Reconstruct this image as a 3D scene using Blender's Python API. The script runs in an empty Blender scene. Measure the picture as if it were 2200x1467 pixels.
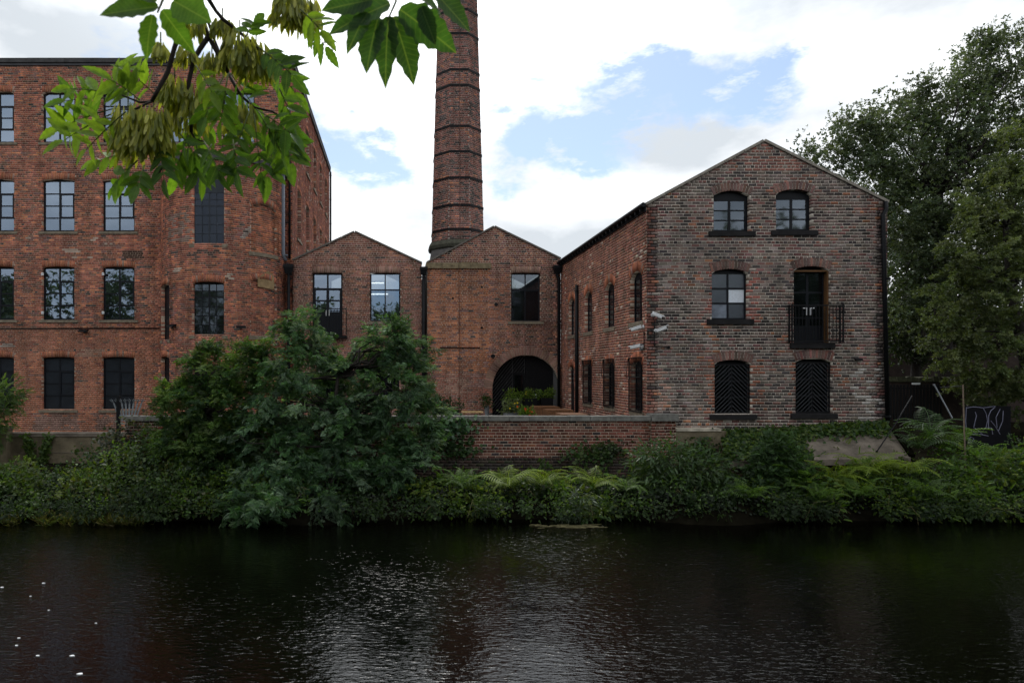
import bpy, math, random, numpy as np
from mathutils import Vector, Matrix, noise as mnoise

# ------------------------------------------------------------------ camera, sky, sun, exposure
SC = bpy.context.scene
COL = SC.collection
CAMZ, F, CX, CY = 3.75, 1467.0, 857.0, 797.0      # camera height over the water; focal length and principal point of the photograph
cam_d = bpy.data.cameras.new('camera'); cam = bpy.data.objects.new('camera', cam_d); COL.objects.link(cam)
cam.location = (0, 0, CAMZ); cam.rotation_euler = (math.radians(90), 0, 0)
cam_d.sensor_width = 36; cam_d.lens = 24.0
cam_d.shift_x = (1100 - CX) / 2200; cam_d.shift_y = (CY - 733.5) / 2200
cam_d.clip_start = 0.05; cam_d.clip_end = 3000
cam_d.dof.use_dof = True; cam_d.dof.focus_distance = 24.0; cam_d.dof.aperture_fstop = 9.0
SC.camera = cam

SUN_EL, SUN_AZ = math.radians(50), math.radians(3)     # veiled sun ahead of the camera, above the picture
W = bpy.data.worlds.new('World'); SC.world = W; W.use_nodes = True
nt = W.node_tree; nt.nodes.clear()
def N(tree, typ, **kw):
    n = tree.nodes.new(typ)
    for k, v in kw.items():
        setattr(n, k, v)
    return n
def sky_world():
    L = nt.links.new
    out = N(nt, 'ShaderNodeOutputWorld'); bg = N(nt, 'ShaderNodeBackground'); bg.inputs['Strength'].default_value = 0.1
    sky = N(nt, 'ShaderNodeTexSky', sky_type='NISHITA', sun_disc=False)
    sky.sun_elevation = SUN_EL; sky.sun_rotation = SUN_AZ; sky.air_density = 1.0; sky.dust_density = 0.6
    tc = N(nt, 'ShaderNodeTexCoord')
    def noise(scale, detail, rough, vec, off=(0, 0, 0), stretch=(1, 1, 1)):
        m = N(nt, 'ShaderNodeMapping'); m.inputs['Location'].default_value = off; m.inputs['Scale'].default_value = stretch
        L(vec, m.inputs['Vector'])
        n = N(nt, 'ShaderNodeTexNoise'); n.inputs['Scale'].default_value = scale; n.inputs['Detail'].default_value = detail
        n.inputs['Roughness'].default_value = rough; L(m.outputs[0], n.inputs['Vector']); return n
    d = tc.outputs['Generated']
    n1 = noise(5.0, 6, 0.62, d, (3, 1, 7), (1, 1, 1.8))
    sub = N(nt, 'ShaderNodeVectorMath', operation='SUBTRACT'); L(n1.outputs['Color'], sub.inputs[0]); sub.inputs[1].default_value = (.5, .5, .5)
    scl = N(nt, 'ShaderNodeVectorMath', operation='SCALE'); L(sub.outputs[0], scl.inputs[0]); scl.inputs['Scale'].default_value = 0.22
    add = N(nt, 'ShaderNodeVectorMath', operation='ADD'); L(d, add.inputs[0]); L(scl.outputs[0], add.inputs[1])
    holes = None
    # breaks in the cloud: direction (as seen in the picture) and angular size
    for (px, py, r) in ((1110, 285, 75), (1190, 280, 85), (1270, 255, 95), (1350, 225, 100), (1430, 200, 85), (1510, 195, 80),
                        (1590, 190, 75), (1640, 150, 45), (1090, 330, 55), (1240, 315, 60), (770, 345, 75), (840, 335, 65),
                        (700, 320, 60), (790, 215, 28), (1480, 130, 45), (640, 300, 60)):
        c = Vector(((px - CX) / F, 1, (CY - py) / F)).normalized()
        ds = N(nt, 'ShaderNodeVectorMath', operation='DISTANCE'); L(add.outputs[0], ds.inputs[0]); ds.inputs[1].default_value = c
        mr = N(nt, 'ShaderNodeMapRange', interpolation_type='SMOOTHSTEP'); L(ds.outputs['Value'], mr.inputs['Value'])
        rr = r / F
        mr.inputs['From Min'].default_value = rr * 1.30; mr.inputs['From Max'].default_value = rr * 0.62
        if holes is None: holes = mr.outputs[0]
        else:
            mx = N(nt, 'ShaderNodeMath', operation='MAXIMUM'); L(holes, mx.inputs[0]); L(mr.outputs[0], mx.inputs[1]); holes = mx.outputs[0]
    # the same kind of breaks all round the sky
    n2 = noise(2.6, 6, 0.6, d, (11.3, 4.2, 1.7), (1, 1, 2.4))
    mr2 = N(nt, 'ShaderNodeMapRange', interpolation_type='SMOOTHSTEP'); L(n2.outputs['Fac'], mr2.inputs['Value'])
    mr2.inputs['From Min'].default_value = 0.60; mr2.inputs['From Max'].default_value = 0.70
    mx = N(nt, 'ShaderNodeMath', operation='MAXIMUM'); L(holes, mx.inputs[0]); L(mr2.outputs[0], mx.inputs[1]); holes = mx.outputs[0]
    # wisps left inside the breaks
    n3 = noise(13, 5, 0.65, d, (2, 8, 3), (1, 1, 2.6))
    mr3 = N(nt, 'ShaderNodeMapRange'); L(n3.outputs['Fac'], mr3.inputs['Value'])
    mr3.inputs['From Min'].default_value = 0.74; mr3.inputs['From Max'].default_value = 0.54
    mul = N(nt, 'ShaderNodeMath', operation='MULTIPLY'); L(holes, mul.inputs[0]); L(mr3.outputs[0], mul.inputs[1])
    # cloud body: white with soft grey undersides
    n4 = noise(3.4, 7, 0.55, d, (0.4, 9.1, 2.2), (1, 1, 2.2))
    cr = N(nt, 'ShaderNodeValToRGB'); L(n4.outputs['Fac'], cr.inputs[0])
    cr.color_ramp.elements[0].position = 0.40; cr.color_ramp.elements[0].color = (5.2, 5.6, 6.0, 1)
    cr.color_ramp.elements[1].position = 0.60; cr.color_ramp.elements[1].color = (9.0, 9.2, 9.4, 1)
    # cloud is brighter round the veiled sun
    dt = N(nt, 'ShaderNodeVectorMath', operation='DOT_PRODUCT'); L(d, dt.inputs[0])
    dt.inputs[1].default_value = (math.cos(SUN_EL)*math.sin(SUN_AZ), math.cos(SUN_EL)*math.cos(SUN_AZ), math.sin(SUN_EL))
    gl = N(nt, 'ShaderNodeMapRange', interpolation_type='SMOOTHERSTEP'); L(dt.outputs['Value'], gl.inputs['Value'])
    gl.inputs['From Min'].default_value = 0.80; gl.inputs['From Max'].default_value = 1.0; gl.inputs['To Min'].default_value = 1.0; gl.inputs['To Max'].default_value = 2.4
    cs = N(nt, 'ShaderNodeVectorMath', operation='SCALE'); L(cr.outputs[0], cs.inputs[0]); L(gl.outputs[0], cs.inputs['Scale'])
    mix = N(nt, 'ShaderNodeMix', data_type='RGBA'); L(mul.outputs[0], mix.inputs['Factor'])
    L(cs.outputs[0], mix.inputs['A'])
    thin = N(nt, 'ShaderNodeMix', data_type='RGBA'); thin.inputs['Factor'].default_value = 0.30
    L(sky.outputs[0], thin.inputs['A']); thin.inputs['B'].default_value = (4.6, 6.0, 8.2, 1)
    L(thin.outputs['Result'], mix.inputs['B'])
    L(mix.outputs['Result'], bg.inputs['Color']); L(bg.outputs[0], out.inputs['Surface'])
sky_world()

sun_d = bpy.data.lights.new('sun', 'SUN'); sun = bpy.data.objects.new('sun', sun_d); COL.objects.link(sun)
sun_d.energy = 1.0; sun_d.angle = math.radians(16); sun_d.color = (1, 0.96, 0.9)
_sd = Vector((math.cos(SUN_EL) * math.sin(SUN_AZ), math.cos(SUN_EL) * math.cos(SUN_AZ), math.sin(SUN_EL)))
sun.rotation_euler = _sd.to_track_quat('Z', 'Y').to_euler(); sun.location = (-20, 20, 40)
SC.view_settings.view_transform = 'Standard'; SC.view_settings.look = 'None'
SC.view_settings.gamma = 1.0; SC.view_settings.exposure = 0.5; SC.view_settings.use_curve_mapping = False
SC.render.engine = 'CYCLES'
SC.cycles.max_bounces = 6; SC.cycles.diffuse_bounces = 2; SC.cycles.glossy_bounces = 3; SC.cycles.transmission_bounces = 3; SC.cycles.transparent_max_bounces = 8; SC.cycles.caustics_reflective = False; SC.cycles.caustics_refractive = False
SC.cycles.use_denoising = True

# ------------------------------------------------------------------ helpers
R = random.Random(7)
NR = np.random.default_rng(7)
def at(px, py, Y):
    return Vector(((px - CX) / F * Y, Y, CAMZ + (CY - py) / F * Y))
def wx(px, Y): return (px - CX) / F * Y
def wz(py, Y): return CAMZ + (CY - py) / F * Y

def tag(o, label=None, cat=None, group=None, kind=None):
    if label: o['label'] = label
    if cat: o['category'] = cat
    if group: o['group'] = group
    if kind: o['kind'] = kind
    return o
def empty(name, loc=(0, 0, 0), label=None, cat=None, group=None):
    o = bpy.data.objects.new(name, None); COL.objects.link(o); o.location = loc; o.empty_display_size = 0.1
    return tag(o, label, cat, group)
def adopt(o, parent):
    if parent is not None:
        o.parent = parent
        o.matrix_parent_inverse = world_of(parent).inverted()
    return o
def world_of(o):
    m = o.matrix_basis.copy()
    if o.parent is not None: m = world_of(o.parent) @ o.matrix_parent_inverse @ m
    return m

class MB:
    """collects shapes in world coordinates, then links them as one mesh object"""
    def __init__(s): s.v = []; s.f = []
    def hexa(s, p):       # 8 points: bottom ring 0-3, top ring 4-7
        b = len(s.v); s.v += [tuple(q) for q in p]
        s.f += [(b, b+3, b+2, b+1), (b+4, b+5, b+6, b+7), (b, b+1, b+5, b+4), (b+1, b+2, b+6, b+5), (b+2, b+3, b+7, b+6), (b+3, b, b+4, b+7)]
        return s
    def box(s, x0, x1, y0, y1, z0, z1):
        return s.hexa([(x0,y0,z0),(x1,y0,z0),(x1,y1,z0),(x0,y1,z0),(x0,y0,z1),(x1,y0,z1),(x1,y1,z1),(x0,y1,z1)])
    def fbox(s, fr, u0, u1, v0, v1, d0, d1):
        P = fr.P
        return s.hexa([P(u0,v0,d0),P(u1,v0,d0),P(u1,v0,d1),P(u0,v0,d1),P(u0,v1,d0),P(u1,v1,d0),P(u1,v1,d1),P(u0,v1,d1)])
    def prism(s, front, back):   # two matching polygons
        b = len(s.v); n = len(front); s.v += [tuple(q) for q in front] + [tuple(q) for q in back]
        s.f.append(tuple(range(b, b+n))); s.f.append(tuple(range(b+2*n-1, b+n-1, -1)))
        for i in range(n):
            j = (i+1) % n; s.f.append((b+i, b+n+i, b+n+j, b+j))
        return s
    def bar(s, a, b, w, h=None, up=Vector((0, 0, 1))):   # square bar between two points
        a = Vector(a); b = Vector(b); h = h or w; d = (b-a).normalized()
        if abs(d.dot(up)) > 0.98: up = Vector((0, 1, 0))
        x = d.cross(up).normalized() * w/2; y = x.cross(d).normalized() * h/2
        return s.hexa([a-x-y, a+x-y, a+x+y, a-x+y, b-x-y, b+x-y, b+x+y, b-x+y])
    def tube(s, pts, rad, n=8, cap=True):
        pts = [Vector(p) for p in pts]; m = len(pts)
        if not isinstance(rad, (list, tuple)): rad = [rad]*m
        base = len(s.v); ref = None
        for i, p in enumerate(pts):
            t = (pts[min(i+1, m-1)] - pts[max(i-1, 0)]).normalized()
            if ref is None:
                ref = t.orthogonal().normalized()
            ref = (ref - t*ref.dot(t)).normalized() if (ref - t*ref.dot(t)).length > 1e-4 else t.orthogonal().normalized()
            q = t.cross(ref)
            for k in range(n):
                a = 2*math.pi*k/n
                s.v.append(tuple(p + (ref*math.cos(a) + q*math.sin(a))*rad[i]))
        for i in range(m-1):
            for k in range(n):
                a = base+i*n+k; b2 = base+i*n+(k+1) % n
                s.f.append((a, b2, b2+n, a+n))
        if cap:
            s.f.append(tuple(base+n-1-k for k in range(n))); s.f.append(tuple(base+(m-1)*n+k for k in range(n)))
        return s
    def lathe(s, c, prof, n=16):   # profile of (radius, z) about a vertical axis
        base = len(s.v); m = len(prof); c = Vector(c)
        for r, z in prof:
            for k in range(n):
                a = 2*math.pi*k/n; s.v.append((c.x+r*math.cos(a), c.y+r*math.sin(a), c.z+z))
        for i in range(m-1):
            for k in range(n):
                a = base+i*n+k; b2 = base+i*n+(k+1) % n
                s.f.append((a, b2, b2+n, a+n))
        s.f.append(tuple(base+n-1-k for k in range(n))); s.f.append(tuple(base+(m-1)*n+k for k in range(n)))
        return s
    def mesh(s, name, mat, smooth=False):
        me = bpy.data.meshes.new(name); me.from_pydata(s.v, [], s.f)
        if mat is not None: me.materials.append(mat)
        if smooth:
            me.polygons.foreach_set('use_smooth', [True]*len(me.polygons))
        me.update(); return me
    def build(s, name, mat, parent=None, smooth=False):
        o = bpy.data.objects.new(name, s.mesh(name, mat, smooth)); COL.objects.link(o)
        return adopt(o, parent)

class Fr:
    """a wall's own frame: u along it, v up, d out of it"""
    def __init__(s, o, U, Nn):
        s.o = Vector(o); s.U = Vector(U); s.N = Vector(Nn)
    def P(s, u, v, d): return s.o + s.U*u + Vector((0, 0, v)) + s.N*d
    def A(s, u, v, d):
        u = np.asarray(u); v = np.asarray(v); d = np.asarray(d)
        r = np.empty(u.shape+(3,))
        for k in range(3): r[..., k] = s.o[k] + s.U[k]*u + (v if k == 2 else 0) + s.N[k]*d
        return r
class Round:
    """a cylindrical wall: u is arc length from the point nearest the camera"""
    def __init__(s, cx, cy, rad): s.c = (cx, cy); s.r = rad
    def A(s, u, v, d):
        a = np.asarray(u)/s.r; r = s.r + np.asarray(d); v = np.asarray(v)+0*a
        return np.stack([s.c[0]+r*np.sin(a), s.c[1]-r*np.cos(a), v], -1)
    def frame(s, u, inset=0.0):
        a = u/s.r
        o = (s.c[0]+(s.r-inset)*math.sin(a), s.c[1]-(s.r-inset)*math.cos(a), 0)
        return Fr(o, (math.cos(a), math.sin(a), 0), (math.sin(a), -math.cos(a), 0))

class RoundFr:
    """the same frame laid on a cylinder, for trims that follow a round wall"""
    def __init__(s, rd, u): s.rd = rd; s.u = u
    def P(s, u, v, d):
        a = (s.u+u)/s.rd.r; r = s.rd.r+d
        return Vector((s.rd.c[0]+r*math.sin(a), s.rd.c[1]-r*math.cos(a), v))
def np_mesh(name, verts, faces_flat, nper, mat, cols=None, smooth=False):
    """mesh from numpy: verts (n,3), faces (m,nper)"""
    me = bpy.data.meshes.new(name); nv = len(verts); nf = len(faces_flat)
    me.vertices.add(nv); me.vertices.foreach_set('co', np.ascontiguousarray(verts, dtype=np.float32).ravel())
    me.loops.add(nf*nper); me.loops.foreach_set('vertex_index', np.ascontiguousarray(faces_flat, dtype=np.int32).ravel())
    me.polygons.add(nf); me.polygons.foreach_set('loop_start', np.arange(0, nf*nper, nper, dtype=np.int32))
    me.polygons.foreach_set('loop_total', np.full(nf, nper, dtype=np.int32))
    if cols is not None:
        at_ = me.color_attributes.new('tint', 'FLOAT_COLOR', 'POINT')
        c4 = np.ones((nv, 4), dtype=np.float32); c4[:, :3] = cols; at_.data.foreach_set('color', c4.ravel())
    me.materials.append(mat); me.update(calc_edges=True)
    if smooth: me.polygons.foreach_set('use_smooth', np.ones(nf, dtype=bool))
    return me
def link_mesh(name, me, parent=None):
    o = bpy.data.objects.new(name, me); COL.objects.link(o); return adopt(o, parent)

# ------------------------------------------------------------------ materials
def new_mat(name):
    m = bpy.data.materials.new(name); m.use_nodes = True
    t = m.node_tree; b = t.nodes['Principled BSDF']; return m, t, b
def plain(name, col, rough=0.6, metal=0.0, spec=0.25, var=0.25, scale=6.0, bump=0.0, bscale=60):
    m, t, b = new_mat(name); L = t.links.new
    g = N(t, 'ShaderNodeNewGeometry')
    n = N(t, 'ShaderNodeTexNoise'); n.inputs['Scale'].default_value = scale; n.inputs['Detail'].default_value = 6; n.inputs['Roughness'].default_value = 0.65
    L(g.outputs['Position'], n.inputs['Vector'])
    r = N(t, 'ShaderNodeMapRange'); L(n.outputs['Fac'], r.inputs['Value'])
    r.inputs['From Min'].default_value = 0.3; r.inputs['From Max'].default_value = 0.7
    r.inputs['To Min'].default_value = 1-var; r.inputs['To Max'].default_value = 1+var
    mx = N(t, 'ShaderNodeVectorMath', operation='SCALE'); mx.inputs[0].default_value = col; L(r.outputs[0], mx.inputs['Scale'])
    L(mx.outputs[0], b.inputs['Base Color'])
    b.inputs['Roughness'].default_value = rough; b.inputs['Metallic'].default_value = metal; b.inputs['Specular IOR Level'].default_value = spec
    if bump:
        n2 = N(t, 'ShaderNodeTexNoise'); n2.inputs['Scale'].default_value = bscale; n2.inputs['Detail'].default_value = 5
        L(g.outputs['Position'], n2.inputs['Vector'])
        bp = N(t, 'ShaderNodeBump'); bp.inputs['Strength'].default_value = bump; bp.inputs['Distance'].default_value = 0.02
        L(n2.outputs['Fac'], bp.inputs['Height']); L(bp.outputs[0], b.inputs['Normal'])
    return m
def brick_mat(name, source):
    """fired clay: colour of each brick from its own tint, then grain, soot and lime bloom"""
    m, t, b = new_mat(name); L = t.links.new
    if source == 'attr':
        a = N(t, 'ShaderNodeAttribute', attribute_name='tint'); col = a.outputs['Color']
    else:
        a = N(t, 'ShaderNodeObjectInfo'); col = a.outputs['Color']
    g = N(t, 'ShaderNodeNewGeometry')
    n = N(t, 'ShaderNodeTexNoise'); n.inputs['Scale'].default_value = 38; n.inputs['Detail'].default_value = 4; L(g.outputs['Position'], n.inputs['Vector'])
    r = N(t, 'ShaderNodeMapRange'); L(n.outputs['Fac'], r.inputs['Value']); r.inputs['From Min'].default_value = .3; r.inputs['From Max'].default_value = .7
    r.inputs['To Min'].default_value = 0.7; r.inputs['To Max'].default_value = 1.25
    s1 = N(t, 'ShaderNodeVectorMath', operation='SCALE'); L(col, s1.inputs[0]); L(r.outputs[0], s1.inputs['Scale'])
    n2 = N(t, 'ShaderNodeTexNoise'); n2.inputs['Scale'].default_value = 0.9; n2.inputs['Detail'].default_value = 7; n2.inputs['Roughness'].default_value = .7
    L(g.outputs['Position'], n2.inputs['Vector'])
    r2 = N(t, 'ShaderNodeMapRange'); L(n2.outputs['Fac'], r2.inputs['Value']); r2.inputs['From Min'].default_value = .38; r2.inputs['From Max'].default_value = .62
    r2.inputs['To Min'].default_value = 0.72; r2.inputs['To Max'].default_value = 1.18
    s2 = N(t, 'ShaderNodeVectorMath', operation='SCALE'); L(s1.outputs[0], s2.inputs[0]); L(r2.outputs[0], s2.inputs['Scale'])
    n3 = N(t, 'ShaderNodeTexNoise'); n3.inputs['Scale'].default_value = 2.3; n3.inputs['Detail'].default_value = 9; n3.inputs['Roughness'].default_value = .75
    L(g.outputs['Position'], n3.inputs['Vector'])
    r3 = N(t, 'ShaderNodeMapRange'); L(n3.outputs['Fac'], r3.inputs['Value']); r3.inputs['From Min'].default_value = .62; r3.inputs['From Max'].default_value = .8
    r3.inputs['To Max'].default_value = 0.5
    mx = N(t, 'ShaderNodeMix', data_type='RGBA'); L(r3.outputs[0], mx.inputs['Factor']); L(s2.outputs[0], mx.inputs['A']); mx.inputs['B'].default_value = (.30, .25, .22, 1)
    mp = N(t, 'ShaderNodeMapping'); mp.inputs['Scale'].default_value = (2.2, 2.2, .22); L(g.outputs['Position'], mp.inputs['Vector'])
    n4 = N(t, 'ShaderNodeTexNoise'); n4.inputs['Scale'].default_value = 1.3; n4.inputs['Detail'].default_value = 6; n4.inputs['Roughness'].default_value = .65; L(mp.outputs[0], n4.inputs['Vector'])
    r4 = N(t, 'ShaderNodeMapRange'); L(n4.outputs['Fac'], r4.inputs['Value']); r4.inputs['From Min'].default_value = .36; r4.inputs['From Max'].default_value = .58; r4.inputs['To Min'].default_value = .70; r4.inputs['To Max'].default_value = 1.22
    s5 = N(t, 'ShaderNodeVectorMath', operation='SCALE'); L(mx.outputs['Result'], s5.inputs[0]); L(r4.outputs[0], s5.inputs['Scale'])
    L(s5.outputs[0], b.inputs['Base Color']); b.inputs['Roughness'].default_value = .95; b.inputs['Specular IOR Level'].default_value = .03
    bp = N(t, 'ShaderNodeBump'); bp.inputs['Strength'].default_value = .5; bp.inputs['Distance'].default_value = .006
    L(n.outputs['Fac'], bp.inputs['Height']); L(bp.outputs[0], b.inputs['Normal'])
    return m
M_BRICK = brick_mat('fired_brick', 'attr'); M_BRICK1 = brick_mat('fired_brick_single', 'obj')
def mortar(name, c): return plain(name, c, 1.0, spec=0.0, var=.35, scale=1.6, bump=.4, bscale=90)
M_MORT_MILL = mortar('mortar_mill', (.43, .325, .25)); M_MORT_GREY = mortar('mortar_grey', (.52, .465, .40))
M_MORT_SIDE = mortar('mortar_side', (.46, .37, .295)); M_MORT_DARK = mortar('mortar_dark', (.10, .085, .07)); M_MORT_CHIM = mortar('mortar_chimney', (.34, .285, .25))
M_STONE = plain('sandstone', (.20, .165, .12), .9, var=.4, scale=5, bump=.5); M_STONEDK = plain('sooty_stone', (.018, .017, .018), .9, spec=.2, var=.4, scale=5, bump=.5)
M_COPE = plain('coping_stone', (.17, .165, .15), .85, var=.4, scale=7, bump=.4); M_MOSSTONE = plain('mossy_stone', (.19, .15, .09), .9, var=.5, scale=6, bump=.5)
M_SLATE = plain('slate', (.06, .06, .065), .6, var=.3, scale=4); M_LEAD = plain('lead', (.10, .11, .125), .5, var=.3)
M_CONC = plain('concrete', (.15, .125, .10), .95, var=.6, scale=1.9, bump=.6, bscale=40); M_CONCMOSS = plain('mossy_concrete', (.16, .13, .085), .92, var=.5, scale=2.2, bump=.6, bscale=40)
M_BLACK = plain('black_paint', (.005, .0055, .007), .55, spec=.2, var=.3); M_FRAME = plain('window_paint', (.005, .0065, .010), .5, spec=.2, var=.2)
M_IRON = plain('wrought_iron', (.005, .005, .006), .65, spec=.2, var=.3); M_GREYPIPE = plain('grey_pipe', (.11, .125, .15), .5, var=.2)
M_GALV = plain('galvanised', (.24, .26, .28), .5, metal=.4, var=.3, scale=20); M_WHITE = plain('white_plastic', (.72, .73, .74), .4, var=.08)
M_WOOD = plain('oiled_wood', (.20, .095, .045), .6, var=.35, scale=14); M_WOODLT = plain('pale_wood', (.42, .28, .13), .7, var=.3, scale=14)
M_OCHRE = plain('timber_reveal', (.11, .052, .018), .7, var=.3); M_SOIL = plain('soil', (.010, .009, .006), 1.0, spec=0.0, var=.5, scale=3, bump=.6)
M_INT = plain('interior', (.10, .10, .10), .9, var=.1); M_PANEL = plain('slate_panel', (.018, .024, .033), .5, spec=.3, var=.2)
M_BARK = plain('bark', (.035, .03, .026), .9, var=.5, scale=20, bump=.7, bscale=50); M_TWIG = plain('ash_twig', (.03, .024, .02), .8, var=.4, scale=60)
M_CLOTHGREY = plain('zinc', (.16, .17, .18), .55, var=.3, scale=12); M_POLE = plain('weathered_pole', (.20, .15, .11), .8, var=.35, scale=10)
M_PLANK = plain('tarred_board', (.006, .006, .007), .7, spec=.15, var=.4, scale=10); M_EDGELIGHT = plain('board_edge_light', (.16, .16, .165), .7, var=.3)
M_PLASTER = plain('ochre_plaster', (.30, .21, .11), .95, var=.3, scale=5, bump=.4)

def glass_mat(name, refl, tint, rough=.015, body=(.012, .014, .017), see=0.55):
    """window glass: mirrors the sky, lets some of the dim room through"""
    m, t, b = new_mat(name); L = t.links.new; t.nodes.remove(b)
    out = t.nodes['Material Output']
    gl = N(t, 'ShaderNodeBsdfGlossy'); gl.inputs['Roughness'].default_value = rough; gl.inputs['Color'].default_value = (*tint, 1)
    tr = N(t, 'ShaderNodeBsdfTransparent'); tr.inputs['Color'].default_value = (.75, .8, .82, 1)
    df = N(t, 'ShaderNodeBsdfDiffuse'); df.inputs['Color'].default_value = (*body, 1)
    m1 = N(t, 'ShaderNodeMixShader'); m1.inputs[0].default_value = see; L(df.outputs[0], m1.inputs[1]); L(tr.outputs[0], m1.inputs[2])
    fr = N(t, 'ShaderNodeFresnel'); fr.inputs['IOR'].default_value = 1.5
    ad = N(t, 'ShaderNodeMath', operation='ADD', use_clamp=True); L(fr.outputs[0], ad.inputs[0]); ad.inputs[1].default_value = refl
    g = N(t, 'ShaderNodeNewGeometry'); n = N(t, 'ShaderNodeTexNoise'); n.inputs['Scale'].default_value = 1.5; L(g.outputs['Position'], n.inputs['Vector'])
    bp = N(t, 'ShaderNodeBump'); bp.inputs['Strength'].default_value = .06; bp.inputs['Distance'].default_value = .02; L(n.outputs['Fac'], bp.inputs['Height']); L(bp.outputs[0], gl.inputs['Normal'])
    m2 = N(t, 'ShaderNodeMixShader'); L(ad.outputs[0], m2.inputs[0]); L(m1.outputs[0], m2.inputs[1]); L(gl.outputs[0], m2.inputs[2])
    L(m2.outputs[0], out.inputs['Surface']); return m
M_GLASS = glass_mat('window_glass', .19, (.66, .80, 1.0)); M_GLASSOLD = glass_mat('old_glass', .06, (.75, .86, 1.0), .04)
M_GLASSDK = glass_mat('dim_glass', .0, (.7, .8, 1.0), .05, (.004, .005, .006), .4); M_GLASSFROST = plain('frosted_glass', (.70, .75, .82), .5, var=.12, scale=25)
M_GLASSHAZE = plain('hazed_glass', (.20, .23, .28), .4, var=.5, scale=2.5)
M_GLASSBLIND = plain('glass_over_blind', (.015, .019, .025), .25, spec=.35, var=.35, scale=1.2)
M_GLASSBLK = plain('black_glass', (.006, .008, .011), .3, spec=.15, var=.2)
M_GRILLE = plain('grille_bar', (.030, .032, .036), .6, spec=.3, var=.3)
M_GLASSDUST = glass_mat('dusty_glass', .12, (.8, .88, 1.0), .25, (.06, .068, .085), .15)

def leaf_mat(name, source='attr', trans=.35, rough=.45, spec=.4, vein=False):
    m, t, b = new_mat(name); L = t.links.new; out = t.nodes['Material Output']
    if source == 'attr': a = N(t, 'ShaderNodeAttribute', attribute_name='tint'); col = a.outputs['Color']
    else: a = N(t, 'ShaderNodeObjectInfo'); col = a.outputs['Color']
    g = N(t, 'ShaderNodeNewGeometry'); n = N(t, 'ShaderNodeTexNoise'); n.inputs['Scale'].default_value = 30 if not vein else 70; n.inputs['Detail'].default_value = 3
    L(g.outputs['Position'], n.inputs['Vector'])
    r = N(t, 'ShaderNodeMapRange'); L(n.outputs['Fac'], r.inputs['Value']); r.inputs['From Min'].default_value = .3; r.inputs['From Max'].default_value = .7
    r.inputs['To Min'].default_value = .75; r.inputs['To Max'].default_value = 1.2
    s = N(t, 'ShaderNodeVectorMath', operation='SCALE'); L(col, s.inputs[0]); L(r.outputs[0], s.inputs['Scale'])
    c = s.outputs[0]
    if vein:     # pale midrib and side veins that run with the leaf itself
        tc = N(t, 'ShaderNodeTexCoord'); sx = N(t, 'ShaderNodeSeparateXYZ'); L(tc.outputs['Object'], sx.inputs[0])
        ax = N(t, 'ShaderNodeMath', operation='ABSOLUTE'); L(sx.outputs['X'], ax.inputs[0])
        mr = N(t, 'ShaderNodeMapRange'); L(ax.outputs[0], mr.inputs['Value']); mr.inputs['From Min'].default_value = .012; mr.inputs['From Max'].default_value = .0
        k = N(t, 'ShaderNodeMath', operation='MULTIPLY_ADD'); L(ax.outputs[0], k.inputs[0]); k.inputs[1].default_value = -.8; L(sx.outputs['Y'], k.inputs[2])
        k2 = N(t, 'ShaderNodeMath', operation='MULTIPLY'); L(k.outputs[0], k2.inputs[0]); k2.inputs[1].default_value = 75
        sn = N(t, 'ShaderNodeMath', operation='SINE'); L(k2.outputs[0], sn.inputs[0])
        mr2 = N(t, 'ShaderNodeMapRange'); L(sn.outputs[0], mr2.inputs['Value']); mr2.inputs['From Min'].default_value = .86; mr2.inputs['From Max'].default_value = 1; mr2.inputs['To Max'].default_value = .35
        mm = N(t, 'ShaderNodeMath', operation='MAXIMUM'); L(mr.outputs[0], mm.inputs[0]); L(mr2.outputs[0], mm.inputs[1])
        mk = N(t, 'ShaderNodeMath', operation='MULTIPLY'); L(mm.outputs[0], mk.inputs[0]); mk.inputs[1].default_value = .5
        mx = N(t, 'ShaderNodeMix', data_type='RGBA'); L(mk.outputs[0], mx.inputs['Factor']); L(c, mx.inputs['A']); mx.inputs['B'].default_value = (.22, .30, .08, 1); c = mx.outputs['Result']
    L(c, b.inputs['Base Color']); b.inputs['Roughness'].default_value = rough; b.inputs['Specular IOR Level'].default_value = spec
    tl = N(t, 'ShaderNodeBsdfTranslucent')
    tcx = N(t, 'ShaderNodeVectorMath', operation='MULTIPLY'); L(c, tcx.inputs[0]); tcx.inputs[1].default_value = (2.0, 2.0, .7); L(tcx.outputs[0], tl.inputs['Color'])
    ms = N(t, 'ShaderNodeMixShader'); ms.inputs[0].default_value = trans; L(b.outputs[0], ms.inputs[1]); L(tl.outputs[0], ms.inputs[2]); L(ms.outputs[0], out.inputs['Surface'])
    return m
M_LEAF = leaf_mat('foliage', rough=.42, spec=.28); M_LEAFTREE = leaf_mat('tree_foliage', trans=.28, rough=.45, spec=.3)
M_ASHLEAF = leaf_mat('ash_leaf', 'obj', .5, .5, .22, True); M_KEY = leaf_mat('ash_key', 'obj', .35, .5, .4); M_KEYFILL = leaf_mat('ash_key_mass', 'attr', .35, .5, .4)
M_PETAL = leaf_mat('petal', 'attr', .3, .6, .2)

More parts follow.
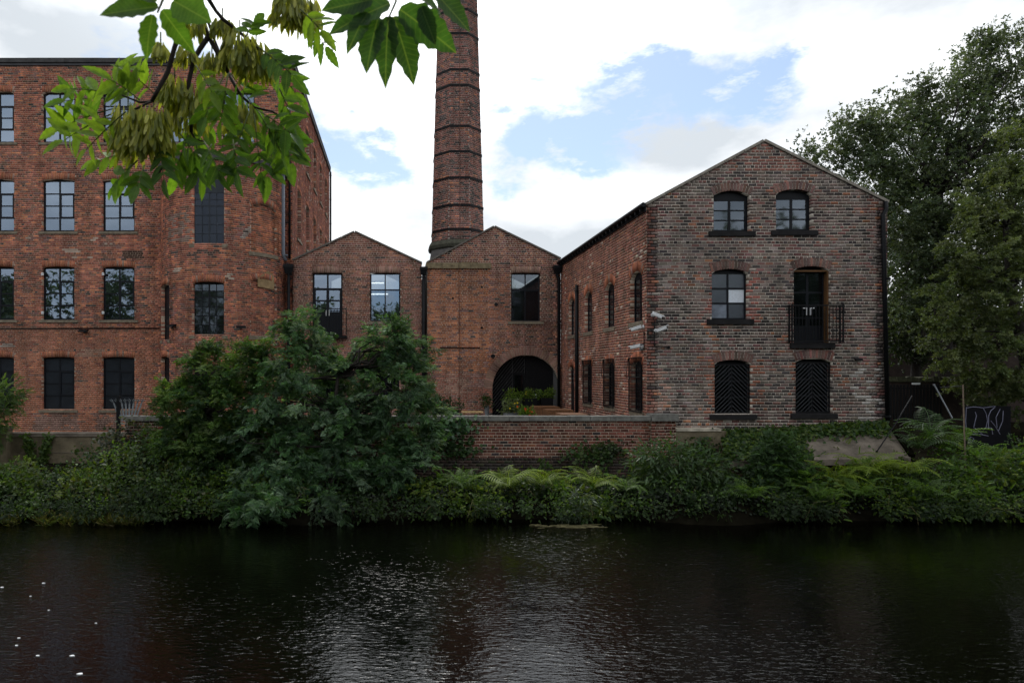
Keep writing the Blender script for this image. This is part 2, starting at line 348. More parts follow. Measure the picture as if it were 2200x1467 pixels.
# ------------------------------------------------------------------ brickwork
class Opening:
    def __init__(s, u0, u1, v0, v1, rise=0.0, ring=0.24, flat_ext=0.08):
        s.u0, s.u1, s.v0, s.v1, s.rise, s.ring, s.ext = u0, u1, v0, v1, rise, ring, flat_ext
        s.c = (u0+u1)/2; s.a = (u1-u0)/2; s.spring = v1-rise
        if rise > 0:
            s.Rr = (s.a**2+rise**2)/(2*rise); s.vc = v1-s.Rr; s.th = math.pi/2 if rise >= s.a-1e-4 else math.asin(min(1, s.a/s.Rr))
    def void(s, v):
        if v < s.v0 or v > s.v1: return None
        if v <= s.spring or s.rise <= 0: return (s.u0, s.u1)
        h = math.sqrt(max(0, s.Rr**2-(v-s.vc)**2)); return (s.c-h, s.c+h)
    def outer(s, v):
        if v < s.v0: return None
        if s.rise <= 0:
            if v > s.v1+s.ring-.04: return None
            return (s.u0, s.u1) if v <= s.v1 else (s.u0-s.ext, s.u1+s.ext)
        if v <= s.spring: return (s.u0, s.u1)
        R2 = s.Rr+s.ring-.04
        if v >= s.vc+R2: return None
        h = math.sqrt(max(0, R2**2-(v-s.vc)**2))
        if s.th < math.pi/2-1e-3: h = min(h, s.a+(v-s.spring)*math.tan(s.th))
        return (s.c-h, s.c+h)

def solid(vb, vt, outline, ops, which):
    """solid stretches of one course: [(left_bottom, left_top, right_bottom, right_top)]"""
    vm = (vb+vt)/2; o = outline(vm)
    if o is None or o[1]-o[0] < .02: return []
    ob = outline(vb) or o; ot = outline(vt) or o
    segs = [[o[0], ob[0], ot[0], o[1], ob[1], ot[1]]]
    for op in ops:
        fn = op.void if which == 'void' else op.outer
        m = fn(vm)
        if m is None: continue
        b = fn(vb) or m; t = fn(vt) or m
        out = []
        for sg in segs:
            if m[1] <= sg[0] or m[0] >= sg[3]: out.append(sg); continue
            if m[0] > sg[0]: out.append([sg[0], sg[1], sg[2], m[0], b[0], t[0]])
            if m[1] < sg[3]: out.append([m[1], b[1], t[1], sg[3], sg[4], sg[5]])
        segs = out
    return segs

BRICK_UNITS = {}
def make_wall(parent, M, v0, v1, outline, ops, pal, mort, L=.243, ch=.0905, j=.0165, thick=.32, header=5, singles=0, focus=None, name='wall', seed=1, label=None, back=True):
    rng = random.Random(seed)
    n = int(math.ceil((v1-v0)/ch-1e-6)); curved = isinstance(M, Round)
    # mortar body with the openings cut in it
    bv = []
    for i in range(n):
        a, b = v0+i*ch, min(v0+(i+1)*ch, v1)
        for sg in solid(a, b, outline, ops, 'void'):
            k = max(1, int((sg[3]-sg[0])/.3)) if curved else 1
            for q in range(k):
                f0, f1 = q/k, (q+1)/k
                lb = sg[1]+(sg[4]-sg[1])*f0; rb = sg[1]+(sg[4]-sg[1])*f1; lt = sg[2]+(sg[5]-sg[2])*f0; rt = sg[2]+(sg[5]-sg[2])*f1
                bv.append([(lb, a, 0), (rb, a, 0), (rb, a, -thick), (lb, a, -thick), (lt, b, 0), (rt, b, 0), (rt, b, -thick), (lt, b, -thick)])
    bv = np.array(bv); pts = M.A(bv[..., 0], bv[..., 1], bv[..., 2]).reshape(-1, 3)
    quad = np.array([(0, 3, 2, 1), (4, 5, 6, 7), (0, 1, 5, 4), (1, 2, 6, 5), (2, 3, 7, 6), (3, 0, 4, 7)])
    fc = (np.arange(len(bv))[:, None, None]*8+quad[None]).reshape(-1, 4)
    wall = link_mesh(name, np_mesh(name, pts, fc, 4, mort), parent)
    if label: wall['label'] = label
    # bricks, course by course
    rows = []
    for i in range(n):
        a, b = v0+i*ch+j/2, v0+(i+1)*ch-j/2
        hd = header and (i % header == header-1)
        bl = L/2 if hd else L
        off = (L/4 if hd else (L/2 if i % 2 else 0)) + rng.uniform(-.02, .02)
        o_ = outline((a+b)/2) or (0, 0)
        for sg in solid(a, b, outline, ops, 'outer'):
            A, B = sg[0], sg[3]
            k = math.floor((A-off)/bl); x = off+k*bl
            while x < B-1e-6:
                nx = x+bl
                s0, s1 = max(x, A), min(nx, B)
                if s1-s0 > .05:
                    lb, lt = (sg[1], sg[2]) if x <= A else (s0+j/2, s0+j/2)
                    rb, rt = (sg[4], sg[5]) if nx >= B else (s1-j/2, s1-j/2)
                    full = (x > A and nx < B and not hd)
                    dl = x <= A and A > o_[0]+.01; dr_ = nx >= B and B < o_[1]-.01
                    if dl: lb -= .003; lt -= .003
                    if dr_: rb += .003; rt += .003
                    rows.append((lb, rb, lt, rt, a, b, full, dl or dr_))
                x = nx
    arr = np.array([r[:6] for r in rows]); full = np.array([r[6] for r in rows]); deep = np.array([r[7] for r in rows])
    mid = M.A((arr[:, 0]+arr[:, 1]+arr[:, 2]+arr[:, 3])/4, (arr[:, 4]+arr[:, 5])/2, np.zeros(len(arr)))
    px = CX+F*mid[:, 0]/mid[:, 1]; py = CY-F*(mid[:, 2]-CAMZ)/mid[:, 1]
    cols = np.array([pal(rng, px[k], py[k], mid[k]) for k in range(len(arr))])
    dep = np.array([.0035+rng.uniform(-.001, .003) for _ in rows])
    chosen = np.zeros(len(arr), bool)
    if singles and not curved:
        fu, fv = focus
        score = np.where(full, (px-fu)**2+((py-fv)*1.2)**2, 1e12)
        chosen[np.argsort(score)[:singles]] = True
        chosen &= full
        key = (round(L, 4), round(ch, 4))
        if key not in BRICK_UNITS:
            BRICK_UNITS[key] = MB().box(-(L-j)/2, (L-j)/2, -.02, .02, -(ch-j)/2, (ch-j)/2).mesh('brick', M_BRICK1)
        for k in np.nonzero(chosen)[0]:
            o = bpy.data.objects.new('brick', BRICK_UNITS[key]); COL.objects.link(o)
            c = M.P(float(arr[k, 0]+arr[k, 1])/2, float(arr[k, 4]+arr[k, 5])/2, float(dep[k])-.02)
            mt = Matrix.Identity(4)
            for r_ in range(3): mt[r_][0] = M.U[r_]; mt[r_][1] = -M.N[r_]; mt[r_][2] = (0, 0, 1)[r_]; mt[r_][3] = c[r_]
            o.matrix_basis = mt; o.color = (*[float(x) for x in cols[k]], 1)
            adopt(o, wall)
    r = arr[~chosen]; dd = dep[~chosen]; cc = cols[~chosen]; m = len(r); bk = np.where(deep[~chosen], -min(.24, thick-.04), -.03)
    tilt = NR.uniform(-.0015, .0015, m)
    U = np.stack([r[:, 0], r[:, 1], r[:, 1], r[:, 0], r[:, 2], r[:, 3], r[:, 3], r[:, 2]], 1)
    V = np.stack([r[:, 4]]*4+[r[:, 5]]*4, 1)
    D = np.stack([dd+tilt, dd-tilt, bk, bk]*2, 1)
    pts = M.A(U, V, D).reshape(-1, 3)
    q5 = np.array([(0, 3, 2, 1), (4, 5, 6, 7), (0, 1, 5, 4), (1, 2, 6, 5), (3, 0, 4, 7)])
    fc = (np.arange(m)[:, None, None]*8+q5[None]).reshape(-1, 4)
    bw = link_mesh('brickwork', np_mesh('brickwork', pts, fc, 4, M_BRICK, np.repeat(cc, 8, 0)), wall); bw['kind'] = 'stuff'
    return wall

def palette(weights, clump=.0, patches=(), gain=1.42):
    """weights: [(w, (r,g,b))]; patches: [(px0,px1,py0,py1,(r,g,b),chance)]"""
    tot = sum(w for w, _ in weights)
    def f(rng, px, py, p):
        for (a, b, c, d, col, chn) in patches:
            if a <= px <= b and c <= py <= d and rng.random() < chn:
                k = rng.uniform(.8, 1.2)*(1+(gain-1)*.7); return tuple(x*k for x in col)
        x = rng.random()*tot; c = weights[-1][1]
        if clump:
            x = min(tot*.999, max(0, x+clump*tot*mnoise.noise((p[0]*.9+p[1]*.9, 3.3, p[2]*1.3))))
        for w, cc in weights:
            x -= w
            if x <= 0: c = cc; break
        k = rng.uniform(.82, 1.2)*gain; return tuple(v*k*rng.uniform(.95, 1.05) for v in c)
    return f

def arch_ring(win, fr, op, pal, mode, n=None, bw=.086, proud=.013, depth=.11, name='arch_brick'):
    """the ring of bricks on edge over an opening"""
    rng = random.Random(int(op.u0*1000) & 0xffff)
    mid = fr.P(op.c, op.v1+.1, 0); px = CX+F*mid.x/mid.y; py = CY-F*(mid.z-CAMZ)/mid.y
    wed = []
    if op.rise > 0:
        arc = op.Rr*op.th*2; n = n or max(5, round(arc/bw)); R2 = op.Rr+op.ring
        for k in range(n):
            a0 = -op.th+2*op.th*k/n; a1 = -op.th+2*op.th*(k+1)/n; g = .0095/op.Rr
            q = [(op.c+rr*math.sin(aa), op.vc+rr*math.cos(aa)) for rr, aa in ((op.Rr+.001, a0+g), (op.Rr+.001, a1-g), (R2-.008, a1-g*op.Rr/R2), (R2-.008, a0+g*op.Rr/R2))]
            wed.append(q)
    else:
        n = n or max(5, round((op.u1-op.u0)/bw)); w0, w1 = op.u0, op.u1; e = op.ext
        for k in range(n):
            f0, f1 = k/n, (k+1)/n; g = .007
            wed.append([(w0+(w1-w0)*f0+g, op.v1+.001), (w0+(w1-w0)*f1-g, op.v1+.001), (w0-e+(w1-w0+2*e)*f1-g, op.v1+op.ring-.006), (w0-e+(w1-w0+2*e)*f0+g, op.v1+op.ring-.006)])
    if mode == 'single':
        for q in wed:
            p2 = proud+rng.uniform(-.002, .003)
            o = MB().prism([fr.P(u, v, p2) for u, v in q], [fr.P(u, v, -depth) for u, v in q]).build(name, M_BRICK1, win)
            o.color = (*pal(rng, px, py, mid), 1)
    else:
        V = []; C = []; Fc = []
        quad = np.array([(0, 1, 2, 3), (7, 6, 5, 4), (0, 4, 5, 1), (1, 5, 6, 2), (2, 6, 7, 3), (3, 7, 4, 0)])
        for i, q in enumerate(wed):
            p2 = proud+rng.uniform(-.002, .003)
            V += [tuple(fr.P(u, v, p2)) for u, v in q]+[tuple(fr.P(u, v, -depth)) for u, v in q]; C += [pal(rng, px, py, mid)]*8; Fc.append(quad+8*i)
        o = link_mesh('arch_ring', np_mesh('arch_ring', np.array(V), np.concatenate(Fc), 4, M_BRICK, np.array(C)), win); o['kind'] = 'stuff'

def make_window(parent, fr, op, cols, rows, glass=M_GLASS, ring='joined', ringpal=None, setback=.13, fw=.055, bw=.035, sill=None, sillmat=None,
                casement=None, thick_cols=(), thick_rows=(), paneglass=None, name='window', solid_below=0.0, framemat=None, label=None, silloff=0.0, ringproud=.013, headboard=0.0, rfr=None):
    rfr = rfr or fr
    """frame (the part), with panes, sill and arch ring as its pieces. cols/rows: dividing lines as fractions"""
    framemat = framemat or M_FRAME
    u0, u1, v0 = op.u0, op.u1, op.v0; top = op.spring if op.rise > 0 else op.v1
    d0, d1 = -setback-.06, -setback
    m = MB()
    m.fbox(fr, u0, u0+fw, v0, top, d0, d1).fbox(fr, u1-fw, u1, v0, top, d0, d1).fbox(fr, u0+fw, u1-fw, v0, v0+fw, d0, d1-.001)
    hb = max(headboard, 0)
    if op.rise > 0:
        t0 = top-fw*.6-hb; k = 10
        poly = [(u0+fw, t0), (u1-fw, t0), (u1-fw, top)]
        for i in range(1, k):
            a = op.th-2*op.th*i/k; poly.append((op.c+op.Rr*math.sin(a), op.vc+op.Rr*math.cos(a)))
        poly += [(u0+fw, top)]
        m.prism([fr.P(u, v, d1-.002) for u, v in poly], [fr.P(u, v, d0) for u, v in poly])
        vt = t0
    else:
        m.fbox(fr, u0+fw, u1-fw, top-fw-hb, top, d0, d1-.001); vt = top-fw-hb
    iu0, iu1, iv0, iv1 = u0+fw, u1-fw, v0+fw, vt
    cu = [iu0]+[iu0+(iu1-iu0)*c for c in cols]+[iu1]; rv = [iv0]+[iv0+(iv1-iv0)*r_ for r_ in rows]+[iv1]
    for i, c in enumerate(cu[1:-1]):
        w = fw if i in thick_cols else bw; m.fbox(fr, c-w/2, c+w/2, iv0, iv1, d0+.008, d1-.006)
    for i, r_ in enumerate(rv[1:-1]):
        w = fw if i in thick_rows else bw; m.fbox(fr, iu0, iu1, r_-w/2, r_+w/2, d0+.010, d1-.008)
    if casement:      # an opening light with a heavier frame: column, first row, last row
        for (ci, ra, rb) in casement:
            a0, a1, b0, b1 = cu[ci], cu[ci+1], rv[ra], rv[rb+1]; w = .062
            m.fbox(fr, a0, a0+w, b0, b1, d0+.012, d1+.012).fbox(fr, a1-w, a1, b0, b1, d0+.012, d1+.012)
            m.fbox(fr, a0+w, a1-w, b0, b0+w, d0+.012, d1+.011).fbox(fr, a0+w, a1-w, b1-w, b1, d0+.012, d1+.011)
    if solid_below: m.fbox(fr, iu0, iu1, iv0, iv0+solid_below, d0+.015, d1-.015)
    win = m.build(name, framemat, parent)
    if label: win['label'] = label
    for ci in range(len(cu)-1):
        for ri in range(len(rv)-1):
            if solid_below and rv[ri+1] <= iv0+solid_below+.02: continue
            g = (paneglass or {}).get((ci, ri), glass)
            lo = max(rv[ri], iv0+solid_below) if solid_below else rv[ri]
            jt = R.uniform(-.004, .004)
            if g == 'open': continue
            p = MB().hexa([fr.P(u, v, d) for (u, v, d) in ((cu[ci], lo, d0+.028+jt), (cu[ci+1], lo, d0+.028-jt), (cu[ci+1], lo, d0+.034-jt), (cu[ci], lo, d0+.034+jt),
                           (cu[ci], rv[ri+1], d0+.028+jt), (cu[ci+1], rv[ri+1], d0+.028-jt), (cu[ci+1], rv[ri+1], d0+.034-jt), (cu[ci], rv[ri+1], d0+.034+jt))])
            p.build('pane', g, win)
    if sill:
        ext, h, proj = sill
        MB().hexa([rfr.P(u0-ext, v0-h, -.2), rfr.P(u1+ext, v0-h, -.2), rfr.P(u1+ext, v0-h, proj), rfr.P(u0-ext, v0-h, proj),
                   rfr.P(u0-ext, v0+.015, -.2), rfr.P(u1+ext, v0+.015, -.2), rfr.P(u1+ext, v0-.012, proj), rfr.P(u0-ext, v0-.012, proj)]).build('sill', sillmat or M_STONE, win)
    if ring: arch_ring(win, rfr, op, ringpal, ring, proud=ringproud)
    return win

def downpipe(parent, pts, r=.045, mat=None, brackets=True, hopper=None, name='downpipe', nrm=(0, -1, 0)):
    mat = mat or M_BLACK
    o = MB().tube(pts, r, 10).build(name, mat, parent, True)
    if brackets:
        a, b = max(pts, key=lambda p: p[2]), min(pts, key=lambda p: p[2])
        L_ = a[2]-b[2]; k = max(2, int(L_/1.5))
        low = pts[-1]
        for i in range(k):
            z = low[2]+.25+(L_-.5)*i/max(1, k-1)
            if z > pts[max(0, len(pts)-2)][2]: continue
            MB().lathe((low[0], low[1], z), [(r+.004, -.03), (r+.018, -.022), (r+.018, .022), (r+.004, .03)], 10).build('bracket', mat, o)
    if hopper:
        hx, hy, hz, w, h = hopper
        m = MB().hexa([(hx-w*.35, hy-.10, hz-h), (hx+w*.35, hy-.10, hz-h), (hx+w*.35, hy+.08, hz-h), (hx-w*.35, hy+.08, hz-h),
                       (hx-w/2, hy-.16, hz-h*.35), (hx+w/2, hy-.16, hz-h*.35), (hx+w/2, hy+.1, hz-h*.35), (hx-w/2, hy+.1, hz-h*.35)])
        m.box(hx-w/2-.015, hx+w/2+.015, hy-.175, hy+.1, hz-h*.35, hz)
        m.build('hopper', mat, o)
    return o

def slab_between(m, a, b, t, y0, y1):
    """sloping slab seen from its end: a, b are (x, z) of the underside, t its thickness, y0..y1 its run"""
    dx, dz = b[0]-a[0], b[1]-a[1]; l = math.hypot(dx, dz); nx, nz = -dz/l*t, dx/l*t
    if nz < 0: nx, nz = -nx, -nz
    m.hexa([(a[0], y0, a[1]), (b[0], y0, b[1]), (b[0], y1, b[1]), (a[0], y1, a[1]), (a[0]+nx, y0, a[1]+nz), (b[0]+nx, y0, b[1]+nz), (b[0]+nx, y1, b[1]+nz), (a[0]+nx, y1, a[1]+nz)])
    return m

# brick colours
RED = (.235, .088, .058); REDDK = (.16, .060, .044); ORG = (.32, .122, .065); BRN = (.115, .062, .046); BLK = (.045, .038, .037); GRY = (.125, .10, .088); PUR = (.13, .068, .062); PALE = (.33, .26, .21)
MILLP = [(137, 170, 533, 543, PALE, .9), (149, 171, 551, 557, PALE, .9), (189, 204, 550, 557, PALE, .9), (224, 239, 522, 528, PALE, .9), (264, 306, 537, 556, (.05, .028, .022), .95),
         (373, 388, 574, 585, PALE, .9), (486, 500, 588, 599, PALE, .9), (362, 408, 458, 520, (.17, .12, .10), .6), (520, 548, 485, 512, (.20, .17, .15), .6), (405, 485, 536, 556, (.06, .04, .036), .45),
         (196, 206, 508, 516, PALE, .9), (60, 70, 508, 514, PALE, .9), (75, 167, 888, 926, (.15, .085, .07), .8), (205, 290, 888, 926, (.15, .085, .07), .8), (0, 30, 736, 745, (.26, .22, .19), .9),
         (165, 235, 752, 766, (.25, .14, .10), .7), (28, 60, 330, 345, (.10, .05, .04), .5), (540, 602, 450, 545, (.30, .11, .06), .7), (0, 345, 760, 960, (.27, .105, .062), .75),
         (0, 345, 700, 760, (.24, .095, .06), .6), (90, 250, 835, 870, (.26, .1, .06), .7)]
P_MILL = palette([(4, RED), (3, REDDK), (1.3, ORG), (1.6, BRN), (.35, BLK), (.5, PUR)], .25, MILLP, 1.62)
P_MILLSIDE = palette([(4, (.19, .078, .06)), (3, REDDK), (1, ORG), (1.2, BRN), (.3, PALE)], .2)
P_RINGORG = palette([(3, (.28, .105, .06)), (2, (.22, .085, .055)), (.6, (.2, .13, .1))])
P_HOUSE = palette([(3, (.18, .082, .062)), (3, (.14, .066, .052)), (1, (.22, .095, .06)), (1.2, BRN), (.4, BLK), (1, PUR)], .2, (), 1.6)
P_MID = palette([(3, (.175, .08, .06)), (3, (.14, .066, .052)), (1, (.22, .10, .062)), (1.2, BRN), (.4, BLK), (1.2, PUR)], .2,
                [(900, 1054, 577, 800, (.30, .118, .06), .45), (900, 1054, 577, 800, (.22, .085, .05), .6), (1054, 1110, 600, 900, (.24, .095, .058), .4), (955, 1010, 800, 850, (.28, .15, .11), .5), (1010, 1045, 760, 830, (.2, .11, .095), .6),
                 (900, 1054, 800, 900, (.22, .085, .06), .6)], 1.58)
P_SIDE = palette([(3, (.20, .085, .062)), (3, (.155, .066, .05)), (1.2, (.25, .105, .065)), (1, BRN), (.5, PUR), (.25, PALE)], .2, [(1220, 1250, 690, 790, (.22, .16, .14), .35)], 1.58)
P_RIGHT = palette([(.3, (.22, .10, .062)), (.9, (.15, .078, .062)), (2.2, PUR), (3.6, (.13, .095, .082)), (3.2, GRY), (1.0, (.17, .14, .125)), (2.2, (.06, .05, .047)), (1.2, BLK)], .18,
                  [(1391, 1400, 440, 900, (.2, .09, .07), .5), (1395, 1440, 800, 880, (.24, .14, .11), .5), (1515, 1532, 580, 700, (.2, .075, .06), .5), (1607, 1628, 580, 700, (.2, .075, .06), .5),
                   (1560, 1720, 300, 370, (.2, .095, .075), .4), (1515, 1535, 770, 890, (.22, .09, .06), .5), (1614, 1640, 770, 890, (.22, .09, .06), .4), (1690, 1709, 770, 890, (.22, .09, .06), .4), (1787, 1810, 770, 890, (.22, .09, .06), .4),
                   (1830, 1900, 790, 900, (.27, .25, .235), .3)], 1.45)
P_RINGDK = palette([(3, (.14, .082, .07)), (2, (.105, .07, .062)), (1, (.17, .085, .07))])
P_RINGPK = palette([(3, (.20, .12, .092)), (2, (.18, .105, .082))])
P_CHIM = palette([(.4, (.24, .10, .06)), (3, (.175, .08, .065)), (3, (.14, .068, .056)), (1.6, (.10, .06, .053)), (1.4, (.06, .048, .044)), (.5, BLK)], .3, (), 1.65)
P_GARD = palette([(3, (.15, .06, .045)), (3, (.10, .045, .035)), (1, (.21, .085, .05)), (.7, BLK), (1, (.17, .085, .065))], .3, [(1270, 1440, 905, 990, (.21, .08, .06), .5), (940, 1440, 905, 922, (.22, .13, .10), .35)], 1.1)
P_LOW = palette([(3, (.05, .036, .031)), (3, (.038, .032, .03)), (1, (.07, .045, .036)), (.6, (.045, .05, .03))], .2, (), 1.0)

# ------------------------------------------------------------------ ground, river
WATER = 0.0; YARD = 1.5
def sstep(a, b, x):
    t = min(1, max(0, (x-a)/(b-a))); return t*t*(3-2*t)
def ground_z(x, y):
    if y < 6:                              # near bank under the photographer
        return 1.9-3.3*sstep(1.2, 3.2, y)
    shore = 16.8+.35*math.sin(x*.55)+.25*math.sin(x*1.3+1)
    z = -1.4+1.1*sstep(shore-2.0, shore+.1, y)+.8*sstep(shore+.1, shore+.7, y)
    z += .08*sstep(shore+.7, 20, y)
    if x < -7.6: back = .88
    elif x < 8.2: back = YARD
    else: back = 1.3
    z += (back-z)*sstep(19.95, 20.3, y) if -12 < x < 15.5 else (back-z)*sstep(19.5, 22.5, y)
    return z+.05*mnoise.noise((x*.8, y*.8, 0)) if y < 19.9 else z
def terrain():
    xs = list(np.arange(-26, 26.01, .4)); ys = [-1500, -400, -60, -20, -8, -3, 0, .6, 1.2, 1.6, 2, 2.5, 3.2, 4.5, 6, 9, 12, 13.5]+list(np.arange(14.2, 20.8, .2))+[21, 21.5, 22, 23, 25, 30, 40, 60, 120, 400, 1500]
    xs = [-1500, -400, -120, -60, -40, -32]+xs+[32, 40, 60, 120, 400, 1500]
    V = [(x, y, ground_z(x, y)) for y in ys for x in xs]; n = len(xs)
    Fc = [(j*n+i, j*n+i+1, (j+1)*n+i+1, (j+1)*n+i) for j in range(len(ys)-1) for i in range(n-1)]
    me = bpy.data.meshes.new('ground'); me.from_pydata(V, [], Fc); me.materials.append(M_SOIL)
    me.polygons.foreach_set('use_smooth', [True]*len(me.polygons)); me.update()
    tag(link_mesh('ground', me), 'dark earth banks on both sides of the river', 'ground', kind='structure')
terrain()
def paving():
    m = plain('yard_paving', (.16, .15, .14), .9, var=.3, scale=3, bump=.4)
    o = MB().box(-7.4, 7.40, 20.32, 31.2, YARD-.05, YARD+.006).build('yard_pavement', m); tag(o, 'grey paved yard behind the brick garden wall', 'pavement', kind='structure')
paving()
def river():
    m, t, b = new_mat('river_water'); L = t.links.new
    g = N(t, 'ShaderNodeNewGeometry')
    def nz(scale, st, det, rough=.5, off=(0, 0, 0), rot=0):
        mp = N(t, 'ShaderNodeMapping'); mp.inputs['Scale'].default_value = st; mp.inputs['Location'].default_value = off; mp.inputs['Rotation'].default_value = (0, 0, rot)
        L(g.outputs['Position'], mp.inputs['Vector'])
        n = N(t, 'ShaderNodeTexNoise'); n.inputs['Scale'].default_value = scale; n.inputs['Detail'].default_value = det; n.inputs['Roughness'].default_value = rough
        L(mp.outputs[0], n.inputs['Vector']); return n.outputs['Fac']
    rip = nz(9.0, (.7, 1.6, 1), 3, .52, rot=.25); fine = nz(22, (.7, 1.4, 1), 2, .5, (4, 2, 0), rot=.3); swell = nz(.8, (.8, 1.4, 1), 2, .5, (7, 1, 0))
    gust = nz(.22, (1, .8, 1), 4, .6, (1.5, 3.1, 0))
    gm = N(t, 'ShaderNodeMapRange'); L(gust, gm.inputs['Value']); gm.inputs['From Min'].default_value = .38; gm.inputs['From Max'].default_value = .62; gm.inputs['To Min'].default_value = .25; gm.inputs['To Max'].default_value = 1.0
    def mad(a, k, c=None):
        n = N(t, 'ShaderNodeMath', operation='MULTIPLY_ADD'); L(a, n.inputs[0]); n.inputs[1].default_value = k
        if c is None: n.inputs[2].default_value = 0
        else: L(c, n.inputs[2])
        return n.outputs[0]
    pk = N(t, 'ShaderNodeMapRange', interpolation_type='SMOOTHSTEP'); L(rip, pk.inputs['Value']); pk.inputs['From Min'].default_value = .53; pk.inputs['From Max'].default_value = .80
    h1 = mad(pk.outputs[0], .25, mad(fine, .2, mad(rip, 1.0)))
    hm = N(t, 'ShaderNodeMath', operation='MULTIPLY'); L(h1, hm.inputs[0]); L(gm.outputs[0], hm.inputs[1])
    h = mad(swell, .6, hm.outputs[0])
    bp = N(t, 'ShaderNodeBump'); bp.inputs['Strength'].default_value = 1.0; bp.inputs['Distance'].default_value = .0150; L(h, bp.inputs['Height']); L(bp.outputs[0], b.inputs['Normal'])
    b.inputs['Base Color'].default_value = (.0010, .0009, .0006, 1); b.inputs['Roughness'].default_value = .0; b.inputs['IOR'].default_value = 1.33
    o = MB().box(-300, 300, 2.0, 18.4, -.6, WATER).build('river', m); tag(o, 'dark rippled river across the foreground', 'river', kind='structure')
river()

# ------------------------------------------------------------------ the four storey mill
MY = 32.0
def mill():
    Y = MY; X0, X1 = wx(-345, Y), wx(628, Y); ztop = wz(142, Y)
    root = empty('mill_building', (X0/2+X1/2, Y+8, .85), 'tall red brick mill with a round corner tower and four rows of black windows', 'building')
    fr = Fr((0, Y, 0), (1, 0, 0), (0, -1, 0)); TC, TR = -8.16, 2.84
    rows = [(197, 306), (385, 497), (573, 687), (767, 880)]; colsx = [(-296, -228), (-167, -99), (-38, 30), (91, 160), (220, 289)]
    ops = []; spec = []
    for ri, (a, b) in enumerate(rows):
        cl = colsx+([(349, 418), (478, 547)] if ri == 0 else [])
        for ci, (p, q) in enumerate(cl):
            op = Opening(wx(p, Y), wx(q, Y), wz(b, Y), wz(a, Y), .045, .30); ops.append(op); spec.append((ri, ci, op))
    hide = Opening(TC-2.45, TC+2.45, .5, 12.6, 0, .01, 0)
    make_wall(root, fr, .7, ztop, lambda v: (X0, X1), ops+[hide], P_MILL, M_MORT_MILL, header=5, singles=300, focus=(200, 535), seed=3, thick=.4)
    for ri, ci, op in spec:
        g = (M_GLASS, M_GLASS, M_GLASS, M_GLASSBLIND)[ri]
        make_window(root, fr, op, [.5], [.25, .5, .75], glass=g, ringpal=P_RINGORG, casement=[(1, 1, 2)], sill=(.16, .13, .06), bw=.055, fw=.075, thick_cols=(0,), ring='joined')
    # side wall running back from the tower corner
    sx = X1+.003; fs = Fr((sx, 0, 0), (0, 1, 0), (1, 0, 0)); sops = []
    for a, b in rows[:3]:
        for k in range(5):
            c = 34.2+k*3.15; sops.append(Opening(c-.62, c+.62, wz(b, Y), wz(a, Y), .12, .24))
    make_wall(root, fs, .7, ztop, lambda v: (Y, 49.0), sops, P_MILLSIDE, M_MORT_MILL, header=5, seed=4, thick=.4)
    for op in sops:
        make_window(root, fs, op, [.5], [.25, .5, .75], glass=M_GLASS, ringpal=P_RINGORG, sill=(.14, .13, .06), setback=.2)
    # unseen walls, floors and roof close the building
    mb = plain('far_brick', (.17, .075, .055), .9, var=.3, scale=3)
    MB().box(X0, X1-.02, 48.7, 49.0, .7, ztop).build('rear_wall', mb, root)
    MB().box(X0, X0+.3, Y+.42, 48.68, .7, ztop).build('end_wall', mb, root)
    for z in (1.0, 4.75, 8.85, 12.95): MB().box(X0+.31, X1-.42, Y+.43, 48.65, z-.15, z+.1).build('floor_slab', M_INT, root)
    roof = MB().box(X0-.05, X1+.1, Y-.06, 49.06, ztop+.003, ztop+.12).build('roof', M_SLATE, root)
    m_cop = plain('parapet_stone', (.06, .058, .058), .85, var=.4, scale=4, bump=.4)
    n = 12
    for k in range(n):
        a = X0+(X1-X0)*k/n; b = X0+(X1-X0)*(k+1)/n
        MB().box(a+.006, b-.006, Y-.12, Y+.35, ztop+.125, wz(127, Y)+R.uniform(-.004, .004)).build('coping_stone', m_cop, roof)
    for k in range(12):
        a = Y+.36+(48.6-Y)*k/12; b = Y+.36+(48.6-Y)*(k+1)/12
        MB().box(X1-.35, X1+.12, a+.006, b-.006, ztop+.125, wz(127, Y)-.003).build('coping_stone', m_cop, roof)
    # round tower
    tw = Round(TC, Y, TR); tops = []; tspec = []
    def top_op(ang, w, py0, py1, rise, ring, Yl):
        u = math.radians(ang)*TR; return Opening(u-w/2, u+w/2, wz(py1, Yl), wz(py0, Yl), rise, ring)
    YC = Y-TR
    up = top_op(0, 1.36, 362, 523, .02, .26, YC); lo = top_op(0, 1.36, 605, 720, .06, .30, YC); lo2 = Opening(lo.u0, lo.u1, 1.7, 4.0, .06, .3)
    nl = top_op(-52, 1.05, 611, 730, .08, .26, 30.2); nl2 = top_op(-52, 1.05, 766, 850, .08, .26, 30.2)
    bl = top_op(52, 1.45, 440, 545, .16, .26, 30.3); bl2 = top_op(52, 1.45, 600, 722, .16, .26, 30.3)
    umin, umax = -TR*math.radians(86), TR*math.radians(86)
    make_wall(root, tw, .7, 12.78, lambda v: (umin, umax), [up, lo, lo2, nl, nl2, bl, bl2], P_MILL, M_MORT_MILL, header=5, seed=5, thick=.35, name='tower_wall')
    tr2 = Round(TC, Y, TR-.09)
    for b_, off in ((bl, 0), (bl2, 1)):
        P = palette([(3, (.29, .105, .058)), (2, (.2, .08, .055)), (1, BRN)], .2) if off == 0 else P_MILL
        s = (TR-.09)/TR
        make_wall(root, tr2, b_.v0, b_.v1-.02, lambda v, b_=b_, s=s: (b_.u0*s-.02, b_.u1*s+.02), [], P, M_MORT_MILL, header=0, seed=6+off, thick=.2, name='blind_window_infill')
    def tang(op): return tw.frame(op.c, .0), op
